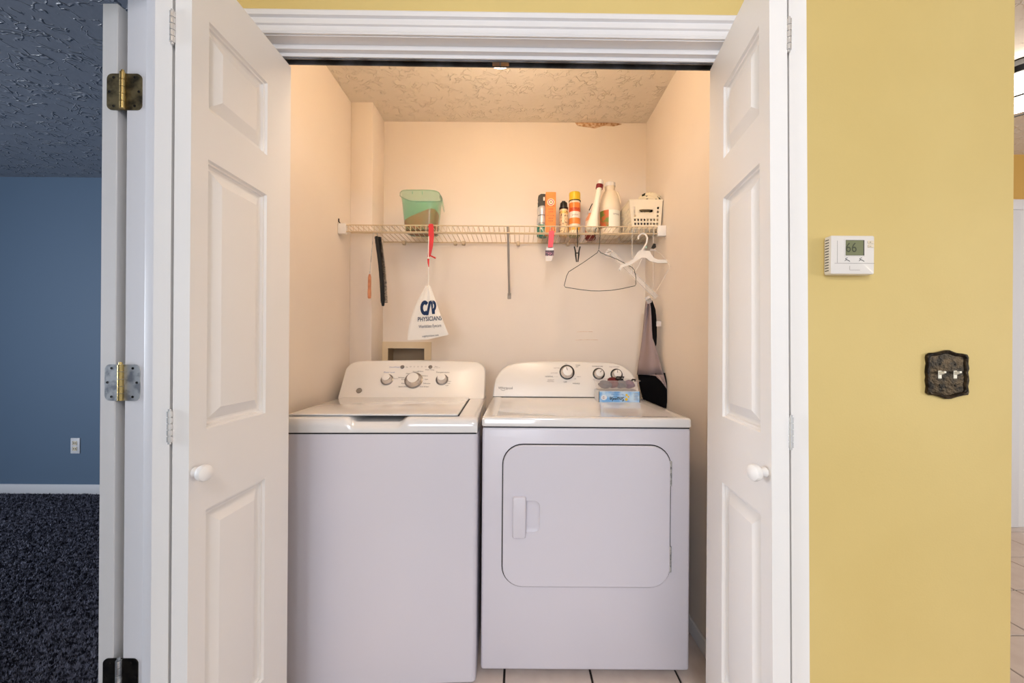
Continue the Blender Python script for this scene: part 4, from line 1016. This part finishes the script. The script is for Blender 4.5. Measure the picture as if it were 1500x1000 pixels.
b.tube([q + Vector((-.018, 0, -.006)), q + Vector((-.012, 0, .004)), q + Vector((.022, .004, .003)), q + Vector((.018, .004, -.007))], .0035, 8, closed=True)
tag(b.build('hair_clip', black_p, pivot=q), 'black hair clip on top of the cloths in the tub', 'hair clip')
b = B(); q = Vector((tcx + .076, tcy - .015, tz + TH - .002)); b.tube([q + Vector((-.012, 0, -.004)), q + Vector((-.002, 0, .006)), q + Vector((.008, 0, .005)), q + Vector((.010, .004, -.003))], .0042, 8)
tag(b.build('hair_tie', black_p, pivot=q), 'black hair tie at the right edge of the clear tub', 'hair tie')

# ---------------------------------------------------------- thermostat
TY = YF - .030
t = thing('thermostat', 'white wall thermostat with a greenish display on the yellow wall', 'thermostat', at(1248, 402, YF))
a, c = at(1217.5, 344.5, TY), at(1281, 401.5, TY); cxx, czz, ww, hh = (a.x + c.x) / 2, (a.z + c.z) / 2, c.x - a.x, a.z - c.z
b = B(); b.loft([[(x, y, z) for x, z in rrect(ww - 2 * i, hh - 2 * i, .004, 4, cxx, czz)] for i, y in ((.004, YF), (.004, YF - .006), (0, YF - .007), (0, TY + .003), (.001, TY + .001), (.003, TY))]); tb = b.build('housing', plastic_w, t, smooth=30)
def fr(px0, px1, py0, py1, m, nm, y0=TY - .0012, y1=TY + .001, par=None, bev=.0006):
    p, q = at(px0, py0, TY), at(px1, py1, TY)
    return B().box(p.x, q.x, y0, y1, q.z, p.z, bev, 1).build(nm, m, par or t)
fr(1236.8, 1266.8, 350.2, 375.6, plastic_w, 'display_frame')
fr(1238.2, 1265.6, 351.4, 374.4, black_p, 'display_border', TY - .0016)
ds = fr(1238.4, 1264.0, 352.0, 374.0, lcd, 'display', TY - .0021)
text('66', at(0, 356, TY).z - at(0, 370, TY).z, at(1247, 363, TY - .0026), RX, (0, 0, 1), lcd_dark, ds, 'digits', width=at(1255, 0, TY).x - at(1239.5, 0, TY).x)
for k, s_ in enumerate('+-'):
    bt = fr(1271, 1279, 352.4 + 5.5 * k, 357.0 + 5.5 * k, plastic_cream, 'button', TY - .0022)
    text(s_, .005, at(1275, 354.7 + 5.5 * k, TY - .0026), RX, (0, 0, 1), ink, bt, width=.005)
fr(1222.5, 1281, 385.2, 385.8, ink_grey, 'seam', TY - .0004)
fr(1226.4, 1226.9, 352, 385, ink_grey, 'seam', TY - .0004)
fr(1244.5, 1260, 395, 395.6, ink_grey, 'flap_mark', TY - .0005); fr(1244.5, 1245.1, 389, 395, ink_grey, 'flap_mark', TY - .0005)
for px in (1241, 1262):
    b = B(); b.tube([at(px - 3.5, 382, TY - .0008), at(px - 1, 380, TY - .0008), at(px - 2.5, 378.5, TY - .0008), at(px + .5, 377.5, TY - .0008)], .0007, 5); b.tube([at(px - 1, 380, TY - .0008), at(px + 2.5, 381.5, TY - .0008), at(px + 4, 382.6, TY - .0008)], .0007, 5); b.build('icon', ink, t)
b = B()
for k in range(12):
    z = czz - hh * .40 + k * hh * .8 / 11; b.box(cxx - ww / 2 - .0006, cxx - ww / 2 + .001, YF - .022, YF - .009, z - .0011, z + .0011)
b.build('vents', ink, t)

# ---------------------------------------------------------- light switch
SYW = YF
pl = [(150, 300), (160, 262), (195, 240), (260, 238), (330, 225), (400, 203), (455, 203), (500, 222), (560, 242), (640, 250), (690, 262), (712, 300), (705, 380), (718, 450), (702, 500), (712, 560), (718, 610), (702, 690), (714, 770), (700, 805), (640, 812), (560, 830), (470, 858), (400, 858), (330, 830), (250, 808), (190, 805), (152, 775), (162, 690), (148, 610), (158, 560), (148, 500), (152, 450), (162, 380)]
op = [at(1340 + x / 9.09, 490 + y / 9.09, SYW - .006) for x, y in pl]; ctr = sum(op, Vector()) / len(op)
def sr(k, y): return [Vector((ctr.x + (p.x - ctr.x) * k, y, ctr.z + (p.z - ctr.z) * k)) for p in op]
t = thing('light_switch', 'ornate dark bronze double light switch plate on the yellow wall', 'light switch', (ctr.x, SYW, ctr.z))
b = B(); b.loft([sr(.97, SYW), sr(1.0, SYW - .004), sr(.985, SYW - .009), sr(.93, SYW - .011), sr(.87, SYW - .009), sr(.84, SYW - .005), sr(.5, SYW - .0055)]); b.build('plate', bronze, t, smooth=50)
for px in (1377, 1399.5):
    p = at(px, 548.5, SYW - .006)
    B().box(p.x - .0050, p.x + .0050, SYW - .0068, SYW - .004, p.z - .0115, p.z + .0115, .001, 1).build('toggle_base', label_w, t)
    b = B(); b.loft([[Vector((p.x + sx * .0040, SYW - .0055, p.z + dz)) for sx, dz in ((-1, -.001), (1, -.001), (1, .009), (-1, .009))], [Vector((p.x + sx * .0030, SYW - .0200, p.z + dz)) for sx, dz in ((-1, .0055), (1, .0055), (1, .0105), (-1, .0105))]]); b.build('toggle', label_w, t, smooth=0)
for px, py in ((1377.5, 533), (1399.5, 533.5), (1376.5, 563.5), (1399.5, 564.5)):
    B().lathe([(.0030, 0), (.0026, .0014), (0, .0018)], at(px, py, SYW - .0052), (0, -1, 0), n=12).build('screw', screw_m, t)

# ---------------------------------------------------------- bedroom outlet
p = at(111, 652.5, BYE)
t = thing('wall_outlet', 'white power outlet low on the blue bedroom wall', 'outlet', (p.x, BYE, p.z))
B().box(p.x - .036, p.x + .036, BYE - .006, BYE, p.z - .060, p.z + .060, .004, 2).build('cover_plate', trim_w, t)
for dz in (.022, -.022):
    s_ = B().box(p.x - .017, p.x + .017, BYE - .008, BYE - .005, p.z + dz - .015, p.z + dz + .015, .004, 2).build('socket', plastic_cream, t)
    for dx in (-.007, .007): B().box(p.x + dx - .0018, p.x + dx + .0018, BYE - .0088, BYE - .007, p.z + dz - .006, p.z + dz + .006).build('slot', ink, s_)

# ---------------------------------------------------------- kitchen ceiling lamp
e = at(1487, 130, 1.73); KR = .12; kx, ky = e.x + KR - .01, 1.80
t = thing('kitchen_lamp', 'lit white bowl lamp in a black iron frame at the right edge', 'lamp', (kx, ky, ZC))
B().lathe([(.07, 0), (.075, -.008), (.06, -.018), (.02, -.022)], (kx, ky, ZC), n=28).build('canopy', iron, t)
zr = at(1490, 101, 1.73).z; zb = at(1490, 138, 1.73).z
B().lathe([(KR - .012, zr - .012), (KR + .006, zr - .014), (KR + .010, zr + .012), (KR - .012, zr + .016)], (kx, ky, 0), n=48, ring=True).build('top_ring', iron, t)
B().cyl((kx, ky, ZC - .02), (kx, ky, zr), .010, n=12).build('stem', iron, t)
for k in range(3):
    a_ = R(30 + 120 * k); B().tube([(kx, ky, zr + .05), (kx + .6 * KR * math.cos(a_), ky + .6 * KR * math.sin(a_), zr + .03), (kx + KR * math.cos(a_), ky + KR * math.sin(a_), zr)], .006, 8).build('arm', iron, t)
b = B(); b.lathe([(KR - .004, zr - .014), (KR - .006, zr - .05), (KR - .010, zb + .01), (KR - .02, zb), (0, zb - .01)], (kx, ky, 0), n=48); b.build('glass', kitchen_glow, t)
B().lathe([(KR - .006, zb - .008), (KR + .003, zb - .008), (KR + .003, zb - .003), (KR - .006, zb - .003)], (kx, ky, 0), n=48, ring=True).build('bottom_ring', iron, t)
for k in range(6):
    a_ = R(190 + 60 * k); p = Vector((kx + KR * .99 * math.cos(a_), ky + KR * .99 * math.sin(a_), zb - .012)); B().lathe([(.006, 0), (.014, -.008), (.010, -.016), (.018, -.024), (.012, -.032), (0, -.036)], p, n=14).build('scroll', iron, t)

for o in scene.objects:
    if '_o' in o: del o['_o']
